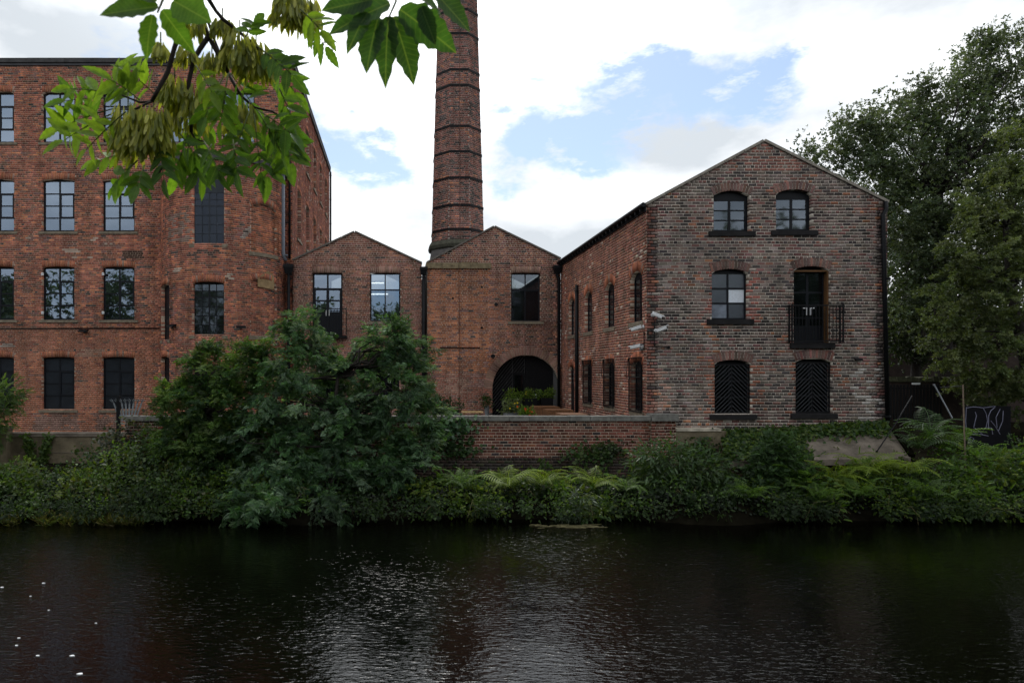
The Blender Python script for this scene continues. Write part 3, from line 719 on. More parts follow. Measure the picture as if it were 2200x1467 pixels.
    for op, kind in ((up, 'u'), (lo, 'l'), (lo2, 'l'), (nl, 'n'), (nl2, 'n'), (bl, 'b'), (bl2, 'b')):
        f0 = tw.frame(op.c); rf = RoundFr(tw, op.c); o2 = Opening(op.u0-op.c, op.u1-op.c, op.v0, op.v1, op.rise, op.ring)
        if kind == 'b':
            w_ = MB()
            for q in range(6): w_.fbox(rf, o2.u0-.12+(o2.u1-o2.u0+.24)*q/6, o2.u0-.12+(o2.u1-o2.u0+.24)*(q+1)/6, o2.v0-.17, o2.v0, -.2, .05)
            w_ = w_.build('blind_window_sill', M_STONE, root); arch_ring(w_, rf, o2, P_RINGORG, 'joined'); continue
        if kind == 'n':
            make_window(root, f0, o2, [.5], [.2, .4, .6, .8], glass=M_GLASSBLK, ringpal=P_RINGORG, sill=(.08, .14, .05), setback=.2, rfr=rf); continue
        hb = (o2.v1-o2.v0)*.29 if kind == 'u' else 0
        g = M_GLASSOLD if kind == 'l' else M_GLASSDK
        w_ = make_window(root, f0, o2, [.25, .5, .75], [.185, .37, .555, .74, .87], glass=g, ringpal=P_RINGORG, sill=(.14, .15, .06), setback=.22, bw=.028, fw=.06, rfr=rf,
                         thick_cols=(1,), thick_rows=(3,), headboard=hb, framemat=M_FRAME if kind != 'u' else M_PANEL)
    MB().lathe((TC, Y, 0), [(TR+.14, 12.78), (TR+.14, 12.98), (TR-.1, 13.06), (.1, 13.4)], 48).build('tower_roof', m_cop, root)
    p = RoundFr(tw, TR*math.radians(53))
    MB().prism([p.P(u*.62, v, .02) for u, v in ((-.7, 7.45), (.75, 7.4), (.85, 7.65), (.7, 8.05), (.2, 8.2), (-.35, 8.02), (-.75, 7.8))],
               [p.P(u*.62, v, -.05) for u, v in ((-.7, 7.45), (.75, 7.4), (.85, 7.65), (.7, 8.05), (.2, 8.2), (-.35, 8.02), (-.75, 7.8))]).build('plaster_patch', M_PLASTER, root)
    # pipes in the corner
    downpipe(root, [at(622, 195, Y-.12), at(622, 556, Y-.12)], .055)
    q = tw.frame(TR*math.radians(78)); e = at(610, 372, 31.1)
    downpipe(root, [(e.x, e.y-.2, e.z), (e.x, e.y-.2, wz(548, 31.1)), (e.x+.12, e.y-.2, wz(562, 31.1))], .075, M_GREYPIPE, hopper=(e.x, e.y-.2, e.z+.25, .36, .38))
    h = at(620, 568, 31.0)
    downpipe(root, [(h.x, h.y, h.z-.2), (h.x, h.y, 1.6)], .07, hopper=(h.x, h.y, h.z, .42, .42))
    e = at(707, 350, 48.9); downpipe(root, [(X1+.1, 48.9, 18.0), (X1+.1, 48.9, 2)], .07)
    # conduit along the front
    MB().tube([at(-340, 707, Y-.03), at(343, 705, Y-.03)], .022, 6).build('conduit', M_BLACK, root)
    return root
mill()

def wall_lamp(p, d, label, group='small black lamps fixed to the walls', k=1.0):
    o = empty('wall_lamp', p, label, 'lamp', group); p = Vector(p); d = Vector(d).normalized(); s = d.cross(Vector((0, 0, 1)))
    MB().bar(p-s*.06*k, p+s*.06*k, .07*k, .12*k).build('back_plate', M_BLACK, o)
    MB().bar(p, p+d*.16*k+Vector((0, 0, .03*k)), .035*k).build('arm', M_BLACK, o)
    s = s*k; d = d*k; h = p+d*.2+Vector((0, 0, .05*k))
    MB().hexa([h-s*.2-d*.1-Vector((0, 0, .05*k)), h+s*.2-d*.1-Vector((0, 0, .05*k)), h+s*.2+d*.12-Vector((0, 0, .1*k)), h-s*.2+d*.12-Vector((0, 0, .1*k)),
               h-s*.2-d*.1+Vector((0, 0, .04*k)), h+s*.2-d*.1+Vector((0, 0, .04*k)), h+s*.2+d*.12-Vector((0, 0, .03*k)), h-s*.2+d*.12-Vector((0, 0, .03*k))]).build('lamp_head', M_BLACK, o)
wall_lamp(at(183, 712, MY-.02), (0, -1, 0), 'small black floodlight on the flat mill wall left of the round tower')
wall_lamp(at(376, 701, 29.75), (-.6, -1, 0), 'small black floodlight on the left flank of the round tower')
wall_lamp(at(517, 704, 29.28), (.3, -1, 0), 'small black floodlight on the round tower right of its window')

def alarm_box(p, label):
    o = empty('sensor_box', p, label, 'sensor', 'white sensor boxes beside mill windows'); x, y, z = p
    MB().box(x-.05, x+.05, y-.06, y, z-.06, z+.06).build('case', M_WHITE, o); MB().lathe((x, y-.061, z), [(.018, -.01), (.018, .01)], 8).build('lens', M_BLACK, o)
for (px, py, w) in ((91, 589, 'upper white sensor box at the left window of the third row'), (91, 672, 'lower white sensor box at the left window of the third row'), (221, 589, 'upper white sensor box at the window nearest the tower'), (221, 672, 'lower white sensor box at the window nearest the tower')):
    alarm_box(at(px+1, py, MY-.03), w)

def strip_light(p, dx, dy, label, group='lit ceiling lights inside the buildings', e=5):
    m, t, b = new_mat('lit_tube'); b.inputs['Emission Color'].default_value = (1, .98, .95, 1); b.inputs['Emission Strength'].default_value = e; b.inputs['Base Color'].default_value = (.8, .8, .8, 1)
    o = empty('ceiling_light', p, label, 'lamp', group); x, y, z = p
    MB().box(x-dx, x+dx, y-dy, y+dy, z, z+.05).build('tube', m, o); MB().box(x-dx-.03, x+dx+.03, y-dy-.03, y+dy+.03, z+.051, z+.1).build('tray', M_WHITE, o)

# ------------------------------------------------------------------ the two low gabled houses
HY = 31.25
def verge(root, pts, y0, th, mat, roofmat, yback, over=.06):
    """roof slabs and verge stones over a gable; pts: eave, apex, eave as (x, z)"""
    for (a, b) in ((pts[0], pts[1]), (pts[1], pts[2])):
        roof = slab_between(MB(), a, b, .09, y0+.32, yback).build('roof', roofmat, root)
        n = max(4, int(math.hypot(b[0]-a[0], b[1]-a[1])/.62))
        for k in range(n):
            f0, f1 = k/n, (k+1)/n-.003
            pa = (a[0]+(b[0]-a[0])*f0, a[1]+(b[1]-a[1])*f0+.004); pb = (a[0]+(b[0]-a[0])*f1, a[1]+(b[1]-a[1])*f1+.004)
            slab_between(MB(), pa, pb, th+R.uniform(-.001, .002), y0-over, y0+.31).build('verge_stone', mat, roof)
def gable(pts, base):
    (x0, z0), (xa, za), (x1, z1) = pts
    def f(v):
        l = x0 if v <= z0 else x0+(xa-x0)*(v-z0)/(za-z0); r = x1 if v <= z1 else x1+(xa-x1)*(v-z1)/(za-z1)
        return (l, r) if r-l > .02 and v <= za else None
    return f
def close_house(root, x0, x1, y0, y1, z0, z1, mat):
    MB().box(x0, x1, y1-.3, y1, z0, z1).build('rear_wall', mat, root); MB().box(x0, x0+.25, y0+.33, y1-.31, z0, z1).build('side_wall', mat, root); MB().box(x1-.25, x1, y0+.33, y1-.31, z0, z1).build('side_wall', mat, root)

def house_one():
    Y = HY; x0, x1 = wx(629, Y), wx(906, Y); pts = [(x0, 8.80), (wx(762, Y), wz(499, Y)), (x1, 8.66)]
    root = empty('gabled_house', ((x0+x1)/2, Y+4, YARD), 'low brick house with a wide gable, between the mill and the chimney', 'building')
    fr = Fr((0, Y, 0), (1, 0, 0), (0, -1, 0))
    door = Opening(wx(671, Y), wx(736, Y), wz(720, Y), wz(586, Y), .03, .32, .1); win = Opening(wx(795, Y), wx(860, Y), wz(690, Y), wz(586, Y), .03, .32, .1)
    g1 = Opening(wx(680, Y), wx(738, Y), 1.6, wz(765, Y), .05, .3, .1); g2 = Opening(wx(800, Y), wx(858, Y), 2.2, wz(775, Y), .05, .3, .1)
    make_wall(root, fr, 1.2, pts[1][1], gable(pts, 1.2), [door, win, g1, g2], P_HOUSE, M_MORT_SIDE, header=4, singles=300, focus=(800, 560), seed=11)
    d = make_window(root, fr, door, [.5], [.56, .76], glass=M_GLASS, ringpal=P_RINGPK, name='french_door', solid_below=1.0, thick_cols=(0,), thick_rows=(1,), fw=.08, bw=.07, casement=[(0, 0, 1), (1, 0, 1)])
    for s in (-1, 1): MB().fbox(fr, door.c+s*.07-.012, door.c+s*.07+.012, wz(678, Y), wz(666, Y), -.1, -.07).build('handle', M_WHITE, d)
    make_window(root, fr, win, [.5], [.66], glass=M_GLASS, ringpal=P_RINGPK, sill=(.1, .14, .05), fw=.06, bw=.05, thick_rows=(0,))
    for g in (g1, g2): make_window(root, fr, g, [.5], [.5], glass=M_GLASSDK, ringpal=P_RINGPK, sill=(.1, .14, .05))
    verge(root, pts, Y, .07, plain('verge_dark', (.13, .115, .10), .9, var=.3), M_SLATE, Y+10)
    close_house(root, x0, x1, Y, Y+10, 1.2, 8.66, M_INT)
    MB().box(x0+.26, x1-.26, Y+.33, Y+9.6, 4.9, 5.1).build('floor_slab', M_INT, root)
    # small balcony outside the french door
    bal = MB().fbox(fr, door.u0-.05, door.u1+.22, wz(722, Y)-.1, wz(722, Y), .0, .4).build('balcony', M_IRON, root)
    zt = wz(665, Y); zb = wz(720, Y)
    MB().fbox(fr, door.u0-.05, door.u1+.22, zt-.02, zt+.02, .36, .40).build('rail', M_IRON, bal)
    n = 13
    for k in range(n):
        u = door.u0-.04+(door.u1-door.u0+.24)*k/(n-1); MB().fbox(fr, u-.008, u+.008, zb, zt-.02, .372, .388).build('baluster', M_IRON, bal)
    for u in (door.u0-.04, door.u1+.20): MB().fbox(fr, u-.018, u+.018, zb, zt+.06, .34, .376).build('post', M_IRON, bal)
    h = at(910, 574, Y-.15); downpipe(root, [(h.x, h.y, h.z-.2), (h.x, h.y, 1.6)], .075, hopper=(h.x, h.y, h.z, .32, .34))
    strip_light((wx(803, 36), 35.5, 8.3), .55, .06, 'lit tube light seen through the plain window of the wide gabled house')
    strip_light((wx(812, 38), 38, 8.0), .55, .06, 'second lit tube light deeper behind the plain window of the wide gabled house')
house_one()

def clip_poly(poly, a, b, c):
    """keep the part of a convex polygon where a*x+b*y<=c"""
    out = []
    for i in range(len(poly)):
        p, q = poly[i], poly[(i+1) % len(poly)]; dp, dq = a*p[0]+b*p[1]-c, a*q[0]+b*q[1]-c
        if dp <= 0: out.append(p)
        if dp*dq < 0:
            t = dp/(dp-dq); out.append((p[0]+(q[0]-p[0])*t, p[1]+(q[1]-p[1])*t))
    return out
def house_two():
    Y = HY; x0, x1 = wx(918, Y), 7.40; pts = [(x0, 8.69), (wx(1062, Y), wz(488, Y)), (x1, 8.86)]
    root = empty('gabled_house', ((x0+x1)/2, Y+4, YARD), 'narrower brick gable with a large dark archway, under the chimney', 'building')
    fr = Fr((0, Y, 0), (1, 0, 0), (0, -1, 0)); c = wx(1131, Y); r_ = 1.555; spring = wz(835, Y)
    win = Opening(wx(1098, Y), wx(1161, Y), wz(690, Y), wz(586, Y), .03, .30, .1)
    arch = Opening(c-r_, c+r_, 1.2, spring+r_, r_, .40)
    make_wall(root, fr, 1.2, pts[1][1], gable(pts, 1.2), [win, arch], P_MID, M_MORT_SIDE, header=4, singles=300, focus=(985, 690), seed=12)
    make_window(root, fr, win, [.5], [.66], glass=M_GLASSDK, paneglass={(0, 1): M_GLASSOLD, (1, 1): M_GLASSOLD}, ringpal=P_RINGPK, sill=(.14, .14, .05), fw=.06, bw=.05, thick_rows=(0,))
    # archway: diagonal boards on the left, an inner door, a black panel for the dark void
    gate = MB()
    seg = [(c+r_*math.cos(a), spring+r_*math.sin(a)) for a in np.linspace(0, math.pi, 25)]
    poly = [(c-r_, YARD), (c+r_, YARD)]+seg
    gate.prism([fr.P(u, v, -.46) for u, v in poly], [fr.P(u, v, -.50) for u, v in poly])
    gate = gate.build('arch_gate', M_EDGELIGHT, root)  # pale backing in the gaps stands in for light caught on board edges
    arch_ring(gate, fr, arch, P_RINGPK, 'single', n=46, depth=.3)
    MB().fbox(fr, c+r_-.012, c+r_+.004, YARD, spring, -.33, .012).build('jamb', plain('jamb_brick', (.13, .07, .055), .9, var=.4, scale=9), gate)
    ua, ub, vh = wx(1104, Y), c, wz(800, Y)
    def arcpoly(l, r2, vb):
        pl = [(u, v) for u, v in poly]
        pl = clip_poly(pl, -1, 0, -l); pl = clip_poly(pl, 1, 0, r2); return clip_poly(pl, 0, -1, -vb)
    w = .115; s2 = math.sqrt(.5)
    dirn = (math.cos(math.radians(52)), math.sin(math.radians(52))); nn = (-dirn[1], dirn[0])
    for reg in (arcpoly(c-r_, ua-.01, YARD+.02), arcpoly(ua+.01, ub-.012, vh)):
        ds = [u*nn[0]+v*nn[1] for u, v in reg]
        k0, k1 = math.floor(min(ds)/w), math.ceil(max(ds)/w)
        for k in range(k0, k1):
            q = clip_poly(clip_poly(reg, -nn[0], -nn[1], -(k*w+.011)), nn[0], nn[1], (k+1)*w-.011)
            if len(q) >= 3: MB().prism([fr.P(u, v, -.42) for u, v in q], [fr.P(u, v, -.459) for u, v in q]).build('board', M_PLANK, gate)
    rp = arcpoly(ub+.012, c+r_, YARD+.02)
    MB().prism([fr.P(u, v, -.40) for u, v in rp], [fr.P(u, v, -.459) for u, v in rp]).build('void_panel', M_PLANK, gate)  # black sheet painted in for the darkness of the open half
    dl = MB().fbox(fr, ua+.012, ub-.012, YARD+.02, vh-.01, -.459, -.38).build('inner_door', M_PLANK, gate)
    MB().fbox(fr, ua+.10, ub-.10, YARD+1.0, vh-.12, -.38, -.374).build('pane', M_GLASSDK, dl)
    MB().fbox(fr, wx(1155, Y)-.015, wx(1155, Y)+.015, wz(858, Y), wz(846, Y), -.4, -.35).build('handle', M_WHITE, gate)
    verge(root, pts, Y, .07, plain('verge_dark2', (.13, .115, .10), .9, var=.3), M_SLATE, Y+9)
    close_house(root, x0, x1, Y, Y+9, 1.2, 8.6, M_INT)
    bx = [wx(p, Y) for p in (918, 950, 985, 1026, 1055)]
    for a, b in zip(bx[:-1], bx[1:]): MB().fbox(fr, a-.06 if a == bx[0] else a+.006, b-.004, wz(577, Y), wz(565, Y)+R.uniform(-.02, .02), -.1, .10).build('band_stone', M_MOSSTONE, root)
    for px, py, rr in ((1066, 654, .085), (1059, 765, .10), (1035, 617, .05), (1035, 704, .06), (973, 641, .05)):
        p = at(px, py, Y); q = [(p.x+rr*math.cos(a), p.z+rr*math.sin(a)) for a in np.linspace(0, 2*math.pi, 13)[:-1]]
        MB().prism([fr.P(u, v, .014) for u, v in q], [fr.P(u, v, -.05) for u, v in q]).build('hole_shade', M_BLACK, root)  # black discs on the face stand in for the shade inside round holes
    MB().tube([at(986, 560, Y-.03), at(987, 720, Y-.03), at(986, 890, Y-.03)], .012, 6).build('lightning_conductor', plain('copper', (.12, .05, .035), .6), root)
    MB().fbox(fr, wx(945, Y), wx(1031, Y), wz(748, Y), wz(746, Y), -.02, .03).build('slot_shade', M_IRON, root)  # dark raised bar stands in for the shade of a wall slot
    h = at(1203.0, 571, Y-.22); downpipe(root, [(h.x-.12, h.y, h.z-.2), (h.x-.12, h.y, h.z-.45), (h.x-.04, h.y, h.z-.6), (h.x-.04, h.y, 1.55)], .075, hopper=(h.x-.12, h.y, h.z, .36, .36))
house_two()

# ------------------------------------------------------------------ chimney
class Leaning:
    def __init__(s, cx, cy, ang, apo): s.c = (cx, cy); s.apo = apo; s.N = (math.sin(ang), -math.cos(ang)); s.U = (math.cos(ang), math.sin(ang))
    def A(s, u, v, d):
        ap = s.apo(np.asarray(v))+np.asarray(d)
        return np.stack([s.c[0]+s.N[0]*ap+s.U[0]*u, s.c[1]+s.N[1]*ap+s.U[1]*u, np.asarray(v)+0*np.asarray(u)], -1)
def chimney():
    cx, cy = wx(982.5, 34.7), 34.7
    apo = lambda v: 1.285-(v-10.2)*.0262
    root = empty('chimney', (cx, cy, YARD), 'tall octagonal brick mill chimney with black iron bands', 'chimney')
    t8 = math.tan(math.pi/8); zt = 31.0
    for k in range(8):
        f = Leaning(cx, cy, k*math.pi/4, apo)
        make_wall(root, f, 10.2, zt, lambda v: (-apo(v)*t8, apo(v)*t8), [], P_CHIM, M_MORT_CHIM, L=.243, header=4, seed=30+k, thick=.3)
    for py in (68, 147, 181, 270, 325, 382, 441, 493, 15, -60, -140):
        z = wz(py, 33.5); a = (apo(z)+.03)/math.cos(math.pi/8); m = MB()
        ring = [(cx+a*math.sin((k+.5)*math.pi/4), cy-a*math.cos((k+.5)*math.pi/4)) for k in range(8)]; b = (apo(z)-.02)/a*math.cos(math.pi/8)
        inn = [(cx+(x-cx)*.97, cy+(y-cy)*.97) for x, y in ring]
        for k in range(8):
            j = (k+1) % 8
            m.hexa([(*ring[k], z-.055), (*ring[j], z-.055), (*inn[j], z-.055), (*inn[k], z-.055), (*ring[k], z+.055), (*ring[j], z+.055), (*inn[j], z+.055), (*inn[k], z+.055)])
        m.build('iron_band', M_IRON, root)
    def octa(name, prof, mat):
        m = MB(); m.lathe((0, 0, 0), prof, 8)
        ca, sa = math.cos(math.pi/8), math.sin(math.pi/8)
        m.v = [(cx+x*ca-y*sa, cy+x*sa+y*ca, z) for x, y, z in m.v]; m.build(name, mat, root)
    s = 1/math.cos(math.pi/8)
    octa('cornice', [(1.33*s, 9.78), (1.42*s, 9.84), (1.46*s, 9.98), (1.42*s, 10.06), (1.34*s, 10.19)], plain('mossy_cornice', (.07, .068, .05), .9, var=.4))
    octa('plinth', [(1.42*s, 1.2), (1.42*s, 9.2), (1.33*s, 9.775)], plain('plinth_stone', (.13, .12, .115), .9, var=.3))
    octa('crown', [(.78*s, zt+.004), (.95*s, zt+.35), (.95*s, zt+.8), (.7*s, zt+1.1)], M_STONEDK)
    p = [(cx+.02, cy-apo(z)-.02, z) for z in (10.2, 15, 20, 25, 31)]
    MB().tube(p, .012, 6).build('lightning_conductor', plain('copper2', (.12, .05, .035), .6), root)
chimney()

# ------------------------------------------------------------------ the right hand warehouse
RY, RX0, RX1 = 20.4, wx(1390, 20.4), wx(1906, 20.4)
def warehouse():
    Y = RY; back = 31.25; apex = (wx(1641, Y), wz(305, Y)); pts = [(RX0, wz(441, Y)), apex, (RX1, wz(437, Y))]
    root = empty('warehouse', ((RX0+RX1)/2, 25, 1.3), 'grey brown brick warehouse with a steep gable on the right bank', 'building')
    fr = Fr((0, Y, 0), (1, 0, 0), (0, -1, 0)); X = lambda p: wx(p, Y); Z = lambda p: wz(p, Y)
    A = Opening(X(1533), X(1611), Z(497), Z(410), .13, .25); B = Opening(X(1667), X(1745), Z(495), Z(407), .13, .25)
    C = Opening(X(1529), X(1607), Z(686), Z(578), .10, .26); D = Opening(X(1705), X(1782), Z(736), Z(572), .10, .26)
    E = Opening(X(1535), X(1614), Z(890), Z(773), .10, .27); G = Opening(X(1709), X(1787), Z(888), Z(769), .10, .27)
    make_wall(root, fr, 1.3, apex[1], gable(pts, 1.3), [A, B, C, D, E, G], P_RIGHT, M_MORT_GREY, header=5, singles=300, focus=(1560, 540), seed=21)
    sl = (.15, .15, .07)
    for op in (A, B): make_window(root, fr, op, [.5], [.33, .67], glass=M_GLASSOLD, ring='single', ringpal=P_RINGDK, sill=sl, sillmat=M_STONEDK, fw=.07, bw=.035, thick_cols=(0,), headboard=.10, setback=.14)
    make_window(root, fr, C, [.5], [.333, .667], glass=M_GLASSDUST, paneglass={(1, 1): M_GLASSFROST, (0, 0): M_GLASSHAZE}, ring='single', ringpal=P_RINGDK, sill=sl, sillmat=M_STONEDK, fw=.05, bw=.05, setback=.12)
    d = make_window(root, fr, D, [.5], [.33, .7], glass=M_GLASSDK, ring='single', ringpal=P_RINGDK, sill=(.12, .17, .10), sillmat=M_STONEDK, fw=.07, bw=.05, thick_cols=(0,), setback=.2, name='french_door', solid_below=.45)
    for s in (-1, 1):
        MB().fbox(fr, D.c+s*.06-.01, D.c+s*.06+.01, Z(676), Z(660), -.17, -.13).build('handle', M_WHITE, d)
        MB().fbox(fr, D.c+s*.06-.01 if s > 0 else D.c-.17, D.c+.17 if s > 0 else D.c-.05, Z(662), Z(660), -.15, -.125).build('handle', M_WHITE, d)
    MB().fbox(fr, D.u1-.05, D.u1-.004, D.v0, D.spring, -.195, -.03).build('timber_jamb', M_OCHRE, d)
    MB().fbox(fr, D.u0+.02, D.u1-.055, D.spring-.06, D.spring-.01, -.195, -.03).build('timber_head', M_OCHRE, d)
    for op in (E, G):
        make_window(root, fr, op, [.5], [.333, .667], glass=M_GLASSDK, ring='single', ringpal=P_RINGDK, sill=sl, sillmat=M_STONEDK, fw=.05, bw=.04, setback=.2, headboard=.05)
        g = MB(); w = .035; t0 = op.spring-.02
        g.fbox(fr, op.u0+.01, op.u0+.01+w, op.v0+.02, t0, -.10, -.065).fbox(fr, op.u1-.01-w, op.u1-.01, op.v0+.02, t0, -.10, -.065)
        g.fbox(fr, op.u0+.01, op.u1-.01, op.v0+.02, op.v0+.055, -.10, -.066).fbox(fr, op.u0+.01, op.u1-.01, t0-w, t0, -.10, -.066)
        g.fbox(fr, op.c-w/2, op.c+w/2, op.v0+.05, t0-w, -.10, -.067)
        for f in (.333, .667): g.fbox(fr, op.u0+.045, op.u1-.045, op.v0+(t0-op.v0)*f-.015, op.v0+(t0-op.v0)*f+.015, -.10, -.068)
        g = g.build('security_grille', M_IRON, root)
        a = op.a-.05; k = 0; v = op.v0-.35
        while v < t0-.05:
            for s in (-1, 1):
                q = [(op.c+s*.012, v+a*.95), (op.c+s*.012, v+a*.95+.032), (op.c+s*a, v+.032), (op.c+s*a, v)]
                q = clip_poly(clip_poly(q, 0, -1, -(op.v0+.056)), 0, 1, t0-w-.002)
                if len(q) >= 3: MB().prism([fr.P(x, y, -.055) for x, y in q], [fr.P(x, y, -.0645) for x, y in q]).build('bar', M_GRILLE, g)
            v += .125
    # balcony rail
    zt, zb = Z(657), Z(733); u0, u1 = X(1695), X(1804)
    bal = MB().fbox(fr, u0, u1, zt-.02, zt+.015, .15, .185).build('balcony_rail', M_IRON, root)
    MB().fbox(fr, u0, u1, zb-.015, zb+.015, .155, .18).build('bottom_rail', M_IRON, bal)
    for u in (u0, u1):
        for dd in (.02, .1675): MB().fbox(fr, u-.018, u+.018, zb-.05, zt+.03, dd-.0175, dd+.018).build('post', M_IRON, bal)
        MB().fbox(fr, u-.012, u+.012, zt-.012, zt+.012, .04, .149).build('side_rail', M_IRON, bal); MB().fbox(fr, u-.012, u+.012, zb-.012, zb+.012, .04, .149).build('side_rail', M_IRON, bal)
    for k in range(1, 15):
        u = u0+(u1-u0)*k/15; MB().fbox(fr, u-.008, u+.008, zb, zt-.02, .16, .176).build('baluster', M_IRON, bal)
    # side wall along the yard
    fs = Fr((RX0-.003, 0, 0), (0, 1, 0), (-1, 0, 0)); sops = []; ez = Z(441)-.02
    for (a, b) in ((20.78, 21.83), (23.48, 24.53), (26.2, 27.2), (28.8, 29.75)): sops.append(Opening(a, b, 5.28, 6.86, .20, .30))
    for (a, b) in ((20.75, 21.75), (23.45, 24.45), (26.2, 27.2)): sops.append(Opening(a, b, 2.50, 4.08, .16, .28))
    dr = Opening(28.85, 29.75, YARD, 4.0, .2, .28); sops.append(dr)
    make_wall(root, fs, 1.3, ez, lambda v: (Y, back), sops, P_SIDE, M_MORT_SIDE, header=5, seed=22)
    for i, op in enumerate(sops):
        if op is dr:
            make_window(root, fs, op, [], [.7], glass=M_GLASSDK, ringpal=P_RINGORG, name='side_door', solid_below=1.7, setback=.1); continue
        make_window(root, fs, op, [.5], [.333, .667] if i < 4 else [.25, .5, .75], glass=M_GLASSOLD if i < 4 else M_GLASSDK, ringpal=P_RINGORG, sill=(.1, .14, .05), setback=.12, fw=.05, bw=.03)
        if i >= 4:
            a0, a1, b0, b1 = op.u0-.06, op.u1+.06, op.v0-.02, op.v1+.10; w = .03
            g = MB().fbox(fs, a0, a0+w, b0, b1, .05, .08).fbox(fs, a1-w, a1, b0, b1, .05, .08).fbox(fs, a0+w, a1-w, b0, b0+w, .05, .081).fbox(fs, a0+w, a1-w, b1-w, b1, .05, .081).build('security_grille', M_IRON, root)
            for k in range(1, 9):
                u = a0+(a1-a0)*k/9; MB().fbox(fs, u-.007, u+.007, b0+w, b1-w, .058, .072).build('bar', M_IRON, g)
            for k in range(1, 8):
                v = b0+(b1-b0)*k/8; MB().fbox(fs, a0+w, a1-w, v-.007, v+.007, .056, .0575).build('bar', M_IRON, g)
            MB().tube([fs.P(a1-.02, b1-.02, .09), fs.P(a1+.16, b1-.62, .10), fs.P(a0+.02, b1-.62, .09)], .012, 6).build('stay', M_IRON, g)
    # blind panels marked by a brick string high on the side wall
    fR = Fr((RX1+.003, 0, 0), (0, 1, 0), (1, 0, 0))
    make_wall(root, fR, 1.3, Z(437)-.02, lambda v: (Y, back), [], P_RIGHT, M_MORT_GREY, header=5, seed=23, name='end_wall')
    MB().box(RX0, RX1, back-.3, back-.01, 1.3, ez).build('rear_wall', M_INT, root)
    for z in (4.55, 7.2): MB().box(RX0+.33, RX1-.33, Y+.33, back-.31, z-.1, z+.1).build('floor_slab', M_INT, root)
    m_v = plain('verge_mortar', (.25, .225, .19), .9, var=.35, scale=6)
    verge(root, [(pts[0][0]-.02, pts[0][1]), pts[1], (pts[2][0]+.02, pts[2][1])], Y, .075, m_v, M_SLATE, back, .05)
    gut = MB().tube([(RX0-.12, Y-.04, ez+.03), (RX0-.12, back, ez+.03)], .07, 10).build('gutter', M_BLACK, root)
    MB().box(RX0-.05, RX0-.012, Y+.02, back, ez-.16, ez+.0).build('fascia', M_BLACK, gut)
    for k in range(26):
        y = Y+.2+k*.42; MB().box(RX0-.15, RX0-.051, y-.03, y+.03, ez-.13, ez-.045).build('gutter_bracket', M_BLACK, gut)
    e = at(1897, 458, Y-.09)
    downpipe(root, [(e.x+.12, e.y+.05, e.z+.35), (e.x+.1, e.y, e.z+.12), (e.x, e.y, e.z-.05), (wx(1903, Y), e.y, wz(912, Y))], .06)
    downpipe(root, [(RX0-.08, 28.15, wz(612, 28.15)), (RX0-.08, 28.15, YARD)], .07)
    l = at(1840, 773, Y-.02)
    return root
warehouse()
wall_lamp(at(1840, 772, RY-.02), (0, -1, -.1), 'small dark bulkhead lamp on the gable wall near the downpipe', k=.5)

def cctv(p, look, label, arm):
    """white bullet camera: base, arm, housing, hood, lens"""
    p = Vector(p); look = Vector(look).normalized(); arm = Vector(arm); o = empty('security_camera', p, label, 'camera', 'white security cameras on the warehouse corner')
    n = arm.normalized()
    MB().tube([p, p+n*.04], .055, 12).build('base', M_WHITE, o, False); c = p+arm
    MB().tube([p+n*.03, c], .022, 8).build('bracket', M_WHITE, o, True)
    b = MB().tube([c-look*.05, c+look*.26], .05, 12).build('housing', M_WHITE, o)
    s = look.cross(Vector((0, 0, 1))).normalized(); u = s.cross(look)
    MB().hexa([c-look*.06-s*.055+u*.045, c+look*.31-s*.055+u*.045, c+look*.31+s*.055+u*.045, c-look*.06+s*.055+u*.045, c-look*.06-s*.045+u*.062, c+look*.31-s*.045+u*.062, c+look*.31+s*.045+u*.062, c-look*.06+s*.045+u*.062]).build('hood', M_WHITE, o)
    MB().tube([c+look*.255, c+look*.268], .036, 12).build('lens', M_BLACK, o)
cctv(at(1402, 677, RY-.01), (.75, -.5, -.42), 'upper white bullet camera on the gable face beside the corner', (0, -.12, .02))
cctv(at(1408, 710, RY-.01), (.55, -.6, .25), 'lower white bullet camera on the gable face beside the corner', (.06, -.14, -.01))
cctv((RX0-.015, 20.62, wz(702, 20.62)), (-.75, .35, -.25), 'upper white bullet camera on the yard side of the corner', (-.12, 0, -.02))
cctv((RX0-.015, 20.68, wz(745, 20.68)), (-.6, .5, -.15), 'lower white camera on a grey plate, yard side of the corner', (-.12, 0, .02))
def conduits():
    o = MB().tube([at(1406, 688, RY-.03), at(1406, 744, RY-.03), at(1437, 746, RY-.03)], .014, 6).build('cable_conduit', M_BLACK); tag(o, 'thin black cable conduit below the gable face cameras', 'conduit')
    MB().tube([at(1437, 746, RY-.06), at(1437, 746, RY)], .04, 8).build('end_cap', M_BLACK, o)
    o = MB().tube([(RX0-.03, 20.56, wz(712, 20.56)), (RX0-.03, 20.56, wz(752, 20.56))], .014, 6).build('cable_conduit', M_BLACK); tag(o, 'short black cable conduit on the yard side of the corner', 'conduit')
    MB().box(RX0-.05, RX0-.02, 20.66, 20.9, wz(752, 20.7), wz(738, 20.7)).build('junction_plate', M_CLOTHGREY, o)
conduits()

